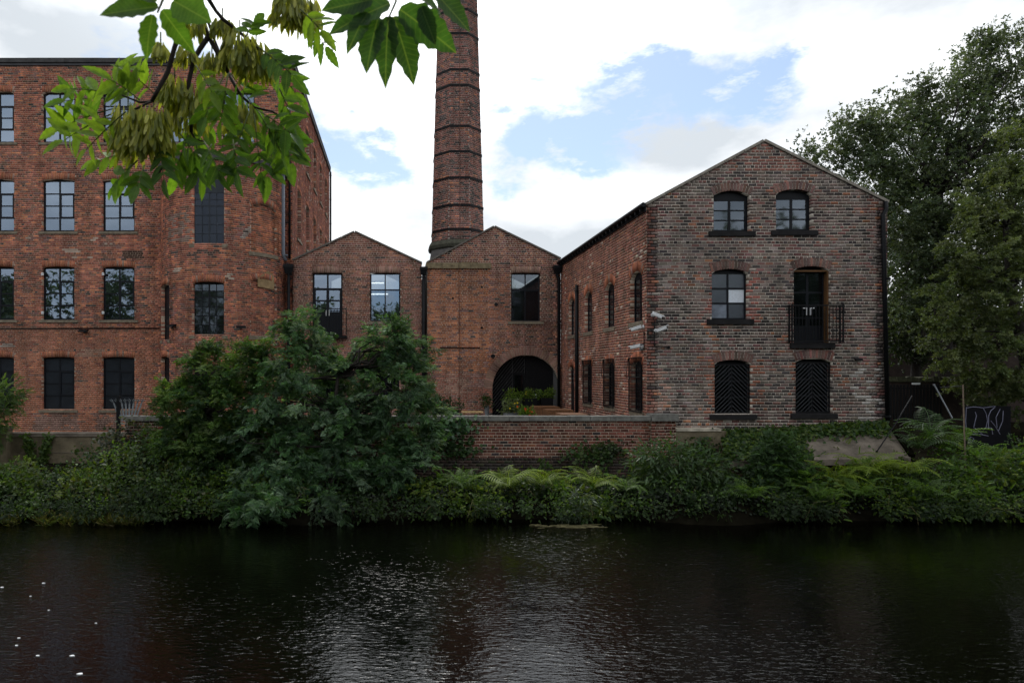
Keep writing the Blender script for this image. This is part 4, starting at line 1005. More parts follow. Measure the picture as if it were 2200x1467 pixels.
# ------------------------------------------------------------------ walls along the bank
GY = 20.0
def garden_wall():
    x0, x1 = wx(268, GY), wx(1450, GY); zt = wz(904, GY); zl = wz(985, GY)
    root = empty('garden_wall', ((x0+x1)/2, GY, .5), 'long red brick garden wall with a flat stone coping above the river bank', 'wall')
    fr = Fr((0, GY, 0), (1, 0, 0), (0, -1, 0)); xp = wx(1398, GY)
    make_wall(root, fr, zl, zt, lambda v: (x0, xp), [], P_GARD, M_MORT_SIDE, ch=.0863, L=.236, header=4, singles=300, focus=(1120, 940), seed=41, thick=.26)
    fp = Fr((0, GY-.06, 0), (1, 0, 0), (0, -1, 0))
    make_wall(root, fp, zl-.1, zt, lambda v: (xp+.002, x1), [], P_GARD, M_MORT_SIDE, ch=.0863, L=.236, header=2, seed=42, thick=.38, name='pier')
    fl = Fr((0, GY-.14, 0), (1, 0, 0), (0, -1, 0))
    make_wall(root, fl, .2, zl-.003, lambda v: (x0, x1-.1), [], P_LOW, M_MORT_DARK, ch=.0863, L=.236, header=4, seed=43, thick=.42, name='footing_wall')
    n = 26
    for k in range(n):
        a, b = x0+(xp-x0)*k/n, x0+(xp-x0)*(k+1)/n-.012
        MB().box(a, b, GY-.07, GY+.31, zt+.002, wz(893.5, GY)+R.uniform(-.006, .006)).build('coping_stone', M_COPE, root)
    MB().box(xp+.0, x1+.06, GY-.14, GY+.36, zt+.002, wz(892, GY)+.04).build('coping_stone', M_COPE, root)
    MB().box(x1-.09, wx(1560, GY), GY-.02, RY-.02, .3, wz(926, GY)).build('concrete_plinth', M_CONCMOSS, root)
    MB().box(x1+.02, wx(1548, GY), GY-.05, RY-.022, wz(926, GY)+.003, wz(920, GY)).build('render_cap', plain('pale_render', (.45, .40, .32), .9, var=.5, scale=4), root)
garden_wall()
def apron():
    t0, t1, b1, b0 = at(1555, 926, RY-.02), at(1906, 908, RY-.02), at(1957, 983, 18.9), at(1570, 992, 18.9)
    m = MB().prism([t0, t1, b1, b0], [Vector((p.x, p.y, p.z-.16)) for p in (t0, t1, b1, b0)])
    o = m.build('concrete_apron', M_CONC); tag(o, 'sloping stained concrete apron below the warehouse gable', 'concrete slope', kind='structure')
    kb = MB().bar(t1+Vector((.04, 0, .05)), b1+Vector((.04, 0, .05)), .14, .12).build('kerb', M_SOIL, o)
    fr = Fr((0, 19.05, 0), (1, 0, 0), (0, -1, 0))
    w = empty('revetment_wall', (b0.x, 19, 0), 'dark brick revetment under the concrete apron', 'wall')
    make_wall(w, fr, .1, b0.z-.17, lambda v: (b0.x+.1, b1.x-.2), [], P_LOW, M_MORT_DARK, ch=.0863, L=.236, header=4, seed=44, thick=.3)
apron()
def left_retaining():
    Y = 21.3; root = empty('retaining_wall', (wx(130, Y), Y, .5), 'mossy concrete retaining wall below the mill windows', 'wall')
    MB().box(wx(8, Y), wx(262, Y), Y, Y+.4, -.1, wz(938, Y)).build('wall', M_CONCMOSS, root)
    MB().box(wx(8, Y), wx(262, Y), Y-.03, Y+.42, wz(938, Y)+.003, wz(930, Y)).build('coping', M_CONC, root)
    MB().box(wx(-420, Y), wx(24, Y)-.01, Y-.25, Y+.1, -.1, wz(922, Y)).build('pier', M_CONCMOSS, root)
    MB().box(wx(-420, Y), wx(26, Y), Y-.28, Y+.13, wz(922, Y)+.003, wz(916, Y)).build('pier_cap', M_CONC, root)
    MB().box(wx(24, Y)+.3, wx(262, Y)-.05, Y-.012, Y+.01, wz(972, Y)-.012, wz(972, Y)+.012).build('day_joint', M_CONC, root)
left_retaining()
def palisade():
    Y = 20.6; root = empty('palisade_fence', (wx(270, Y), Y, 1), 'grey metal palisade with splayed spikes at the end of the garden wall', 'fence')
    MB().box(wx(251, Y), wx(258, Y), Y-.05, Y+.05, .8, wz(850, Y)).build('post', M_BLACK, root)
    for k in range(8):
        p = 258+k*4.6; a = (k-3.5)*.035
        b = at(p, 905, Y); t = at(p+a*110, 866, Y); tip = t+Vector((a*.5, -.05, .13))
        MB().hexa([b+Vector((-.022, -.01, 0)), b+Vector((.022, -.01, 0)), b+Vector((.022, .01, 0)), b+Vector((-.022, .01, 0)), t+Vector((-.022, -.01, 0)), t+Vector((.022, -.01, 0)), t+Vector((.022, .01, 0)), t+Vector((-.022, .01, 0))]).build('pale', M_GALV, root)
        for s in (-1, 0, 1): MB().bar(t, tip+Vector((s*.04, 0, -abs(s)*.03)), .014).build('spike', M_GALV, root)
    MB().bar(at(252, 893, Y-.03), at(296, 893, Y-.03), .03, .05).build('rail', M_GALV, root)
palisade()

# ------------------------------------------------------------------ things in the yard
def slat_table(px0, px1, Y, label):
    w = wx(px1, Y)-wx(px0, Y); x0 = wx(px0, Y); h = .77; root = empty('slatted_table', (x0+w/2, Y+w/2, YARD), label, 'table', 'slatted wooden box tables')
    n = 11; sl = MB().box(-w/n/2+.008, w/n/2-.008, -.012, .012, 0, h-.045).mesh('slat', M_WOOD); tb = MB().box(-w/16+.004, w/16-.004, -w/2-.02, w/2+.02, 0, .035).mesh('top_board', M_WOOD)
    for k in range(n):
        for (x, y, rz) in ((x0+w*(k+.5)/n, Y, 0), (x0+w*(k+.5)/n, Y+w, 0), (x0, Y+w*(k+.5)/n, math.pi/2), (x0+w, Y+w*(k+.5)/n, math.pi/2)):
            o = bpy.data.objects.new('slat', sl); COL.objects.link(o); o.location = (x, y, YARD+.007); o.rotation_euler = (0, 0, rz); adopt(o, root)
    for k in range(8):
        o = bpy.data.objects.new('top_board', tb); COL.objects.link(o); o.location = (x0+w*(k+.5)/8, Y+w/2, YARD+h-.035); adopt(o, root)
    MB().box(x0+.03, x0+w-.03, Y+.03, Y+w-.03, YARD+.1, YARD+.14).build('inner_frame', M_WOOD, root)
slat_table(1150, 1203, 28.2, 'farthest slatted wooden box table, nearest the dark archway')
slat_table(1177, 1232, 26.0, 'middle one of the three slatted wooden box tables')
slat_table(1207, 1264, 23.4, 'nearest slatted wooden box table, close behind the garden wall')
def picnic():
    Y = 27.0; x0, x1 = wx(992, Y), wx(1037, Y); z = wz(884, Y); root = empty('picnic_table', ((x0+x1)/2, Y, YARD), 'pale slatted picnic table against the orange brick wall', 'table')
    n = 8
    for k in range(n): MB().box(x0+(x1-x0)*k/n+.008, x0+(x1-x0)*(k+1)/n-.008, Y-.35, Y+.5, z-.035, z).build('top_board', M_WOODLT, root)
    for x in (x0+.1, x1-.1):
        MB().bar((x, Y-.4, YARD), (x, Y+.2, z-.036), .06).build('leg', M_WOODLT, root); MB().bar((x, Y+.6, YARD), (x, Y, z-.036), .06).build('leg', M_WOODLT, root)
    MB().box(x0-.02, x1+.35, Y-.75, Y-.5, YARD+.42, YARD+.46).build('bench_board', M_WOODLT, root)
    for x in (x0+.1, x1-.1): MB().box(x-.03, x+.03, Y-.66, Y-.6, YARD, YARD+.42).build('leg', M_WOODLT, root)
picnic()

# ------------------------------------------------------------------ foliage
def T_leaf(w=.3, fold=.08):
    return np.array([(0, 0, 0), (-w, .45, fold), (0, 1, -.06), (w, .45, fold)], float), np.array([(0, 3, 2), (0, 2, 1)])
def T_broad():     # five-cornered ivy or bramble leaf
    v = np.array([(0, 0, 0), (-.5, .2, .05), (-.38, .7, .03), (0, 1, -.08), (.38, .7, .03), (.5, .2, .05), (0, .45, -.04)], float)
    return v, np.array([(6, 0, 1), (6, 1, 2), (6, 2, 3), (6, 3, 4), (6, 4, 5), (6, 5, 0)])
def T_pinnate(pairs=4, w=.11, ll=.36):
    V = []; Fc = []
    def lf(b, d, l, s):
        p = np.array([-d[1], d[0]])*w*s; k = len(V); c = np.array(b); t = c+np.array(d)*l; m = c+np.array(d)*l*.5
        V.extend([(c[0], c[1], 0), (m[0]+p[0], m[1]+p[1], .03), (t[0], t[1], -.10), (m[0]-p[0], m[1]-p[1], .03)]); Fc.extend([(k, k+3, k+2), (k, k+2, k+1)])
    for i in range(pairs):
        y = .22+.62*i/pairs
        for s in (-1, 1): lf((0, y), (s*.84, .54), ll*(1-.12*i), .9)
    lf((0, .72), (0, 1), ll*.9, 1)
    return np.array(V), np.array(Fc)
def T_sprig(n=5, w=.17):      # a twig end with several simple leaves
    rg = random.Random(3); V = []; Fc = []
    for i in range(n):
        a = (i*2.4) % 6.28; d = np.array([math.cos(a)*.7, .55, math.sin(a)*.7]); d /= np.linalg.norm(d); b = np.array([0, .12*i, 0.]); p = np.cross(d, (rg.uniform(-1, 1), .2, rg.uniform(-1, 1))); p /= np.linalg.norm(p)
        k = len(V); V.extend([b, b+d*.27+p*w, b+d*.6, b+d*.27-p*w]); Fc.extend([(k, k+3, k+2), (k, k+2, k+1)])
    return np.array(V), np.array(Fc)
TL, TB, TP, TS = T_leaf(), T_broad(), T_pinnate(5, .05, .36), T_sprig()
TPN = T_pinnate(5, .075, .34); TN = T_leaf(.13, .03)

def unit(a): return a/np.maximum(1e-9, np.linalg.norm(a, axis=-1, keepdims=True))
def scatter(name, templ, loc, d, nrm, size, cols, mat, parent=None):
    tv, tf = templ; n = len(loc); y = unit(d); x = unit(np.cross(y, nrm)); z = np.cross(x, y)
    V = loc[:, None, :]+size[:, None, None]*(tv[None, :, 0:1]*x[:, None]+tv[None, :, 1:2]*y[:, None]+tv[None, :, 2:3]*z[:, None])
    fc = (np.arange(n)[:, None, None]*len(tv)+tf[None]).reshape(-1, 3)
    return link_mesh(name, np_mesh(name, V.reshape(-1, 3), fc, 3, mat, np.repeat(cols, len(tv), 0)), parent)
def mixcols(pal, n, rg, clus=None):
    pal = np.array(pal); i = rg.integers(0, len(pal), n) if clus is None else clus
    return pal[i]*rg.uniform(.75, 1.25, (n, 1))

def crown_points(blobs, nclus, per, csize, seed, shell=.55, flat=1.0, spray=0.0):
    """leaf positions gathered in clumps over the outside of several ellipsoids"""
    rg = np.random.default_rng(seed); bl = np.array([b[:6] for b in blobs], float)
    wgt = (bl[:, 3]*bl[:, 5])**.9+(bl[:, 3]*bl[:, 4]); wgt /= wgt.sum()
    k = rg.choice(len(bl), nclus, p=wgt); dr = unit(rg.normal(size=(nclus, 3))); dr[:, 2] = dr[:, 2]*.9+.05
    r = shell+(1-shell)*rg.random(nclus)**.6
    c = bl[k, :3]+dr*bl[k, 3:6]*r[:, None]
    # drop clumps buried deep inside another lobe
    keep = np.ones(nclus, bool)
    for j in range(len(bl)):
        q = np.linalg.norm((c-bl[j, :3])/bl[j, 3:6], axis=1); keep &= ~((q < .5) & (k != j))
    c, dr, k = c[keep], dr[keep], k[keep]; m = len(c)
    cs = csize*rg.uniform(.6, 1.4, m)
    ci = np.repeat(np.arange(m), per); off = rg.normal(size=(m*per, 3))*cs[ci][:, None]*np.array([1, 1, flat])
    if spray:      # leaves set along a short drooping shoot instead of a ball
        t = unit(dr*np.array([1, 1, .6])+rg.normal(size=(m, 3))*.35+np.array([0, 0, .05])); s = rg.uniform(-.9, 1.0, m*per)
        off = off*.28+t[ci]*(s*spray)[:, None]-np.array([0, 0, 1])*(np.maximum(s, 0)**2*spray*.45)[:, None]
        sd = unit(np.cross(t, rg.normal(size=(m, 3))*.3+np.array([0, 0, 1])))[ci]*np.where(rg.random(m*per) < .5, -1, 1)[:, None]
        return rg, c, dr, c[ci]+off, unit(t[ci]*.8+sd*.7), ci
    return rg, c, dr, c[ci]+off, unit(off*1.2/cs[ci][:, None]+dr[ci]*1.0), ci

def stems(trunk_pts, trunk_r, ends, parent, mat, seed, r0=.05, every=1, mid=.3):
    """trunk with limbs that reach to the leaf clumps, as one branching mesh"""
    rg = random.Random(seed); m = MB(); m.tube(trunk_pts, trunk_r, 8); tp = [Vector(p) for p in trunk_pts]
    for e in ends[::every]:
        e = Vector(e)
        b = min(tp[1:], key=lambda p: (p-e).length+max(0, p.z-e.z)*2)
        md = b.lerp(e, .5)+Vector((rg.uniform(-1, 1), rg.uniform(-1, 1), rg.uniform(-.3, 1)))*mid*(e-b).length*.4
        k = (e-b).length*.10; jt = lambda: Vector((rg.uniform(-k, k), rg.uniform(-k, k), rg.uniform(-k, k)))
        m.tube([b, b.lerp(md, .35)+jt(), b.lerp(md, .7)+jt(), md, md.lerp(e, .35)+jt(), md.lerp(e, .7)+jt(), e], [r0, r0*.85, r0*.7, r0*.55, r0*.4, r0*.25, r0*.1], 5)
    return m.build('trunk', mat, parent, True)

def px_blobs(lst, Y, depth=.8, dy=0):
    out = []
    for b in lst:
        px, py, w, h = b[:4]; yy = Y+(b[4] if len(b) > 4 else 0); c = at(px, py, yy); out.append((c.x, c.y, c.z, w/F*yy, w/F*yy*depth, h/F*yy))
    return out

def plant(name, label, cat, base, blobs, nclus, per, csize, templ, lsize, pal, seed, droop=.3, group=None, mat=None, limb_every=4, tr=(.12, .05), part='crown', jit=.35, upn=.9, limb_r=.04, shell=.55, flat=1.0, trunk_top=.75, spray=0.0):
    root = empty(name, base, label, cat, group)
    rg, c, dr, loc, d, ci = crown_points(blobs, nclus, per, csize, seed, shell, flat, spray); n = len(loc)
    d = unit(d+rg.normal(size=(n, 3))*(.25 if spray else .5)-np.array([0, 0, droop])); nrm = unit(rg.normal(size=(n, 3))*.75+np.array([0, -.35, upn]))
    pal_ = np.array(pal); cc = rg.integers(0, len(pal_), len(c)); cv = rg.uniform(.6, 1.4, len(c))
    cols = pal_[np.where(rg.random(n) < .7, cc[ci], rg.integers(0, len(pal_), n))]*cv[ci][:, None]*rg.uniform(.8, 1.2, (n, 1))
    scatter(part, templ, loc, d, nrm, lsize*rg.uniform(1-jit, 1+jit, n), cols, mat or M_LEAF, root)
    b = Vector(base); bl = np.array([q[:6] for q in blobs]); top = Vector((float(np.average(bl[:, 0])), float(np.average(bl[:, 1])), float(bl[:, 2].max())))
    tp = [b-Vector((0, 0, .2)), b.lerp(top, .15)+Vector((.05, 0, 0)), b.lerp(top, .35), b.lerp(top, .55)+Vector((-.08, .05, 0)), b.lerp(top, trunk_top)]
    stems(tp, [tr[0]*1.3, tr[0], tr[0]*.8, tr[0]*.6, tr[1]], [tuple(x) for x in c], root, M_BARK, seed, limb_r, limb_every)
    return root

ASHY = [(.036, .084, .040), (.068, .138, .068), (.105, .180, .105), (.044, .104, .036), (.155, .225, .155), (.070, .152, .052)]
FRESH = [(.06, .118, .026), (.082, .148, .032), (.042, .086, .022), (.11, .165, .05)]
# two self-sown ash bushes in front of the mill and the houses
plant('ash_bush', 'big blue green leafy bush hanging over the water in front of the gabled houses', 'bush', at(720, 1085, 18.7),
      px_blobs([(652, 715, 46, 58), (650, 790, 72, 70), (630, 870, 105, 80), (575, 930, 85, 75), (835, 740, 62, 55), (838, 815, 82, 80), (870, 890, 80, 85), (765, 880, 75, 80), (690, 930, 90, 75), (800, 970, 95, 75),
                (610, 1010, 90, 62, -.5), (705, 1020, 90, 62, -.5), (850, 1010, 70, 55, -.2), (560, 1080, 66, 40, -1.9), (520, 1100, 30, 18, -2.0), (705, 1080, 42, 34, -1.8), (905, 955, 45, 45), (885, 745, 34, 34), (745, 800, 40, 50)], 18.7),
      760, 34, .17, TP, .205, ASHY, 61, droop=.35, limb_every=6, tr=(.10, .04), upn=.8, spray=.34, shell=.5)
plant('ash_bush', 'fresh green leafy bush at the foot of the round tower', 'bush', at(440, 1060, 19.1),
      px_blobs([(440, 800, 50, 56), (520, 795, 50, 56), (400, 870, 58, 56), (470, 880, 80, 80), (395, 945, 70, 60), (480, 985, 85, 70), (375, 855, 36, 32), (440, 750, 26, 20), (550, 755, 30, 28)], 19.1),
      450, 34, .17, TP, .185, FRESH+[(.035, .085, .03)], 62, droop=.2, limb_every=6, tr=(.08, .03), spray=.32, shell=.5)
plant('elder_shrub', 'small leafy shrub reaching in at the left edge before the mill', 'shrub', at(-25, 1000, 20.4), px_blobs([(-10, 880, 45, 28), (5, 845, 30, 22), (-40, 920, 50, 50)], 20.4), 60, 12, .14, TP, .26, FRESH, 63, limb_every=4, tr=(.04, .02))

# trees on the right
OAK = [(.060, .086, .038), (.080, .108, .050), (.046, .070, .032), (.105, .132, .075), (.070, .100, .060)]
plant('tall_tree', 'tall dark grey green tree rising behind the warehouse', 'tree', (wx(2030, 27.5), 27.5, 1.3),
      px_blobs([(1765, 325, 45, 32), (1815, 300, 50, 42), (1850, 290, 62, 60), (1870, 390, 85, 85), (1930, 240, 62, 55), (1960, 330, 100, 100), (2010, 220, 70, 65), (2085, 165, 62, 62), (2080, 270, 110, 105), (2160, 130, 70, 62), (2190, 240, 110, 110),
                (1945, 480, 85, 90), (2030, 420, 120, 110), (1975, 590, 90, 85), (2080, 540, 140, 130), (2190, 400, 120, 130), (1945, 665, 45, 50), (2110, 95, 30, 25), (2180, 75, 25, 22), (1965, 195, 18, 22), (1880, 235, 16, 20), (2200, 560, 120, 140)], 27.5, .9),
      1300, 22, .20, TS, .18, OAK, 71, droop=.1, mat=M_LEAFTREE, limb_every=19, tr=(.32, .14), limb_r=.07, shell=.3, trunk_top=.6)
plant('willow_tree', 'pale olive green tree drooping at the right edge of the bank', 'tree', (wx(2230, 22.5), 22.5, 1.2),
      px_blobs([(2135, 420, 75, 75), (2190, 330, 60, 80), (2190, 460, 90, 100), (2130, 540, 95, 90), (2085, 620, 85, 80), (2170, 640, 110, 110), (2100, 700, 95, 80), (2060, 745, 65, 60), (2150, 770, 100, 90), (2190, 840, 80, 70), (2110, 830, 60, 50)], 22.5, .8),
      620, 32, .16, TS, .14, [(.085, .115, .038), (.105, .135, .046), (.065, .092, .034), (.125, .15, .07)], 72, spray=.4, droop=.6, mat=M_LEAFTREE, limb_every=14, tr=(.2, .08), limb_r=.04)
plant('hedge_tree', 'dark bushy tree filling the gap beside the warehouse downpipe', 'tree', (wx(1960, 30), 30, 1.3), px_blobs([(1935, 600, 60, 110), (1990, 700, 90, 90), (1950, 480, 60, 80), (2060, 640, 100, 120)], 30, .7), 420, 20, .28, TS, .20, [(.028, .044, .020), (.035, .052, .024)], 73, mat=M_LEAFTREE, limb_every=6, tr=(.2, .1), limb_r=.05)
plant('bank_willow', 'broad grey green tree beyond the right edge of the bank', 'tree', (wx(2480, 24), 24, 1.2), px_blobs([(2440, 420, 130, 130), (2520, 560, 150, 140), (2380, 640, 110, 120), (2480, 760, 150, 110)], 24, .8), 420, 24, .24, TS, .19, [(.07, .10, .042), (.09, .12, .05), (.055, .08, .036)], 74, mat=M_LEAFTREE, limb_every=9, tr=(.25, .1), limb_r=.05)
def right_corner():
    mb = plain('dark_brick', (.045, .032, .027), .95, var=.4, scale=4)
    o = MB().box(wx(1905, 33), wx(2330, 33), 33, 33.4, 1.2, wz(660, 33)).build('yard_wall', mb); tag(o, 'high dark wall behind the trees', 'wall')  # dark brick wall filling the dark gap behind the trees
    Y = 24.0; root = empty('stone_wall', (wx(1990, Y), Y, 1.3), 'low dark wall with a rough ivy topped coping beside the warehouse', 'wall')
    x = wx(1909, Y); x1 = wx(2075, Y); zt = wz(820, Y)
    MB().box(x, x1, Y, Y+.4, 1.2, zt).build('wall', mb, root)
    rg = random.Random(5)
    while x < x1-.05:
        w = rg.uniform(.16, .34); MB().hexa([(x, Y-.06, zt), (min(x+w, x1)-.012, Y-.06, zt), (min(x+w, x1)-.012, Y+.46, zt), (x, Y+.46, zt), (x+.02, Y-.03, zt+rg.uniform(.12, .2)), (min(x+w, x1)-.03, Y-.03, zt+rg.uniform(.12, .2)), (min(x+w, x1)-.03, Y+.4, zt+.17), (x+.02, Y+.4, zt+.17)]).build('coping_stone', M_MOSSDK, root); x += w
    Y = 23.2; f = empty('iron_fence', (wx(1960, Y), Y, 1.3), 'black vertical bar fence between the warehouse and the trees', 'fence')
    for k in range(16):
        px = 1914+k*7.2; a = at(px, 905, Y); b = at(px, 826, Y); MB().hexa([(a.x-.03, Y-.015, a.z), (a.x+.03, Y-.015, a.z), (a.x+.03, Y+.015, a.z), (a.x-.03, Y+.015, a.z), (a.x-.03, Y-.015, b.z), (a.x+.03, Y-.015, b.z), (a.x+.03, Y+.015, b.z), (a.x-.03, Y+.015, b.z)]).build('pale', M_IRON, f)
    for py in (834, 890): MB().bar(at(1910, py, Y+.035), at(2026, py, Y+.035), .035, .05).build('rail', M_IRON, f)
    MB().box(wx(1958, Y), wx(1976, Y), Y-.03, Y-.016, wz(826, Y), wz(822, Y)).build('paint_patch', M_WHITE, f)
    # leaning pale pole, upright pole, cable, painted board
    o = MB().tube([at(2007, 826, 21.5), at(2046, 898, 21.2)], .022, 8).build('leaning_pole', M_GALV); tag(o, 'pale grey pole leaning against the ferns by the iron fence', 'pole')
    MB().lathe(at(2007, 826, 21.5), [(.03, -.03), (.03, .02)], 8).build('cap', M_GALV, o)
    o = MB().tube([at(2069, 826, 18.6), at(2071, 900, 18.6), at(2076, 1045, 18.6)], [.017, .018, .02], 8).build('upright_pole', M_POLE); tag(o, 'thin weathered upright pole standing on the right bank', 'pole')
    MB().tube([at(2069, 829, 18.6), at(2020, 832, 20.5)], .008, 5).build('wire', M_IRON, o)
    o = MB().tube([at(1960, 850, 20.2), at(1921, 915, 19.6), at(1884, 970, 18.98)], .016, 6).build('hanging_cable', M_IRON); tag(o, 'black cable running slantwise over the concrete apron', 'cable')
    MB().lathe(at(1884, 970, 18.96), [(.03, -.03), (.03, .03)], 8).build('end_collar', M_IRON, o)
    Y = 21.6; root = empty('painted_board', (wx(2122, Y), Y, 1.2), 'black board with pale graffiti lines under the right trees', 'board')
    MB().box(wx(2071, Y), wx(2172, Y), Y, Y+.06, 1.0, wz(872, Y)).build('panel', plain('black_board', (.006, .006, .008), .8, spec=.1), root)
    m_g = plain('graffiti_paint', (.22, .22, .30), .7, var=.3, scale=9)
    S = [[(1858, 485), (1900, 478), (1960, 484), (2032, 474)], [(1912, 508), (1920, 530), (1912, 560), (1904, 600), (1925, 612), (1957, 642)], [(1962, 488), (1978, 520), (1985, 560), (1975, 605), (1958, 612)],
         [(2030, 480), (2005, 500), (1992, 530), (1990, 605)], [(1872, 645), (1920, 636), (1990, 650)], [(1860, 480), (1856, 560), (1862, 640)], [(2060, 490), (2035, 540), (2042, 600)], [(2078, 500), (2075, 560), (2050, 620)], [(1985, 600), (2010, 604), (2016, 640)],
         [(1870, 660), (1890, 690), (1905, 665), (1885, 655), (1872, 680)], [(2005, 560), (2030, 590), (2060, 640)]]
    for st in S:
        P = [at(1400+x/2.75, 700+y/2.75, Y-.004) for x, y in st]
        MB().tube(P, .010, 5).build('graffiti_line', m_g, root)
M_MOSSDK = plain('mossy_coping', (.055, .058, .032), .95, var=.5, scale=8, bump=.6)
right_corner()

# undergrowth of the bank
TOP = [(-600, 1000), (-100, 1010), (0, 1000), (120, 1008), (200, 1000), (250, 965), (300, 930), (340, 950), (500, 1000), (930, 1050), (1050, 1030), (1130, 1022), (1250, 1056), (1340, 1035), (1390, 995), (1440, 990), (1540, 1010), (1600, 1005), (1660, 1000), (1760, 1005), (1950, 990), (2050, 965), (2200, 950), (2320, 940), (3000, 960)]
def top_px(px):
    for (a, b), (c, d) in zip(TOP[:-1], TOP[1:]):
        if a <= px <= c: return b+(d-b)*(px-a)/(c-a)
    return 1000
def mounds(n, seed, xr=(-520, 2900), dens=None, ymin=16.85, ymax=19.5, rad=(.22, .55)):
    """low rounded masses of plants along the bank, rising to the height they have in front of the walls"""
    rg = random.Random(seed); out = []
    while len(out) < n:
        px = rg.uniform(*xr); y = ymin+(ymax-ymin)*rg.random()**1.2
        if dens and rg.random() > dens(px): continue
        x = wx(px, y); g = max(.0, ground_z(x, min(y, 19.7))); zt = wz(top_px(px), 18.6); k = sstep(16.5, 18.4, y); r = rg.uniform(*rad)
        top = max(g+.22, .42+(zt-.42)*k)+rg.gauss(.02, .17); h = max(.14, (top-g)*rg.uniform(.35, .6))
        out.append((x, y, max(.36, top-h), r, r*.8, h))
    return out
def undergrowth(name, label, blobs, per_mound, per, csize, templ, lsize, pal, seed, droop=.2, upn=1.0):
    rg, C, dr, loc, d, ci = crown_points(blobs, per_mound*len(blobs), per, csize, seed, .5); m = len(loc)
    loc[:, 2] = np.maximum(loc[:, 2], .10+.16*rg.random(m))
    d = unit(d+rg.normal(size=(m, 3))*.5+np.array([0, -.3, .1-droop])); nrm = unit(rg.normal(size=(m, 3))*.6+np.array([0, -.4, upn]))
    pl = np.array(pal); bi = np.argmin(np.linalg.norm(C[:, None, :]-np.array([b[:3] for b in blobs])[None], axis=2), axis=1)
    bc = rg.integers(0, len(pl), len(blobs))[bi]; bv = rg.uniform(.65, 1.25, len(blobs))[bi]
    cols = pl[np.where(rg.random(m) < .75, bc[ci], rg.integers(0, len(pl), m))]*bv[ci][:, None]*rg.uniform(.75, 1.25, (m, 1))
    o = scatter(name, templ, loc, d, nrm, lsize*rg.uniform(.55, 1.35, m), cols, M_LEAF); tag(o, label, 'undergrowth', kind='stuff')
def carpet():
    rg = np.random.default_rng(86); n = 60000; px = rg.uniform(-560, 2950, n); y = rg.uniform(16.75, 19.75, n); x = (px-CX)/F*y
    z = np.array([ground_z(float(a), float(b)) for a, b in zip(x, y)])+rg.uniform(.0, .14, n); k = z > .22; x, y, z = x[k], y[k], z[k]; n = len(x)
    v = np.array([.55+.9*mnoise.noise((float(a)*1.3, float(b)*1.3, 2)) for a, b in zip(x, y)]).clip(.3, 1.5)
    o = scatter('ground_ivy', TB, np.stack([x, y, z], 1), unit(rg.normal(size=(n, 3))*.6+np.array([0, -.6, -.2])), unit(rg.normal(size=(n, 3))*.5+np.array([0, -.5, .9])), rg.uniform(.05, .10, n), mixcols([(.02, .042, .012), (.028, .055, .013), (.016, .034, .012)], n, rg)*v[:, None], M_LEAF)
    tag(o, 'dark ivy carpet on the far bank soil', 'ivy', kind='stuff')
carpet()
GREENS = [(.028, .058, .016), (.042, .082, .018), (.022, .046, .016), (.06, .105, .022)]
bright = lambda p: .95 if 930 < p < 1400 or p > 1650 else .25
undergrowth('undergrowth', 'dark brambles and nettles covering the far river bank', mounds(300, 81), 11, 9, .09, TB, .065, GREENS, 81)
undergrowth('low_weeds', 'small bright leaved weeds low on the far river bank', mounds(130, 82, dens=bright), 12, 10, .08, TL, .085, [(.085, .15, .018), (.055, .11, .02), (.11, .16, .022)], 82)
undergrowth('fern_ground_cover', 'feathery green ground cover on the far river bank', mounds(118, 83, dens=bright), 9, 8, .11, TPN, .20, [(.08, .145, .018), (.055, .115, .02), (.12, .165, .022)], 83)
undergrowth('bramble_leaves', 'yellow green bramble leaves at the left of the bank', mounds(70, 84, (-500, 420)), 12, 10, .09, TB, .075, [(.055, .085, .021), (.036, .068, .015), (.075, .082, .023)], 84)
undergrowth('hanging_weeds', 'weeds hanging over the water along the far bank', mounds(150, 85, dens=lambda p: .12 if 470 < p < 760 else .95, ymin=16.6, ymax=17.1, rad=(.15, .35)), 9, 8, .09, TPN, .11, [(.028, .055, .018), (.02, .042, .014), (.04, .075, .02)], 85, droop=.5)
def grass():
    rg = np.random.default_rng(9); n = 1500; px = rg.choice(rg.uniform(15, 300, 26), n)+rg.normal(size=n)*8; y = 16.45+.8*rg.random(n)**.7; x = (px-CX)/F*y
    loc = np.stack([x, y, np.full(n, .0)+rg.uniform(-.02, .12, n)], 1); d = unit(np.stack([rg.normal(size=n)*.7, -rg.random(n)*.9, .3+rg.random(n)*.6], 1)); nrm = unit(rg.normal(size=(n, 3))+np.array([0, -1, .5]))
    o = scatter('bank_grass', (np.array([(-.03, 0, 0), (.03, 0, 0), (.015, .6, .03), (0, 1, -.12)], float), np.array([(0, 1, 2), (0, 2, 3)])), loc, d, nrm, rg.uniform(.14, .34, n), mixcols([(.12, .13, .04), (.09, .13, .03), (.17, .15, .07)], n, rg), M_LEAF)
    tag(o, 'yellowish grass trailing into the water at the left', 'grass', kind='stuff')
    for px, py, w, lb in ((205, 1108, 1.5, 'flat silty spit of dead reeds at the left waterline'), (1205, 1131, .75, 'small floating raft of dead weed under the grey willow herb')):
        Y = CAMZ*F/(py-CY); c = at(px, py, Y); m = MB(); rgp = random.Random(int(px))
        for k in range(46):
            a = Vector((c.x+rgp.uniform(-w, w), c.y+rgp.gauss(0, .07), rgp.uniform(.004, .03))); t = rgp.uniform(-.25, .25)
            b = a+Vector((math.cos(t), math.sin(t)*.6, rgp.uniform(-.02, .02)))*rgp.uniform(.15, .5); m.bar(a, b, .014, .008)
        o = m.build('reed_litter', plain('dead_reed', (.17, .15, .075), .9, var=.4, scale=9)); tag(o, lb, 'weed', kind='stuff')
grass()
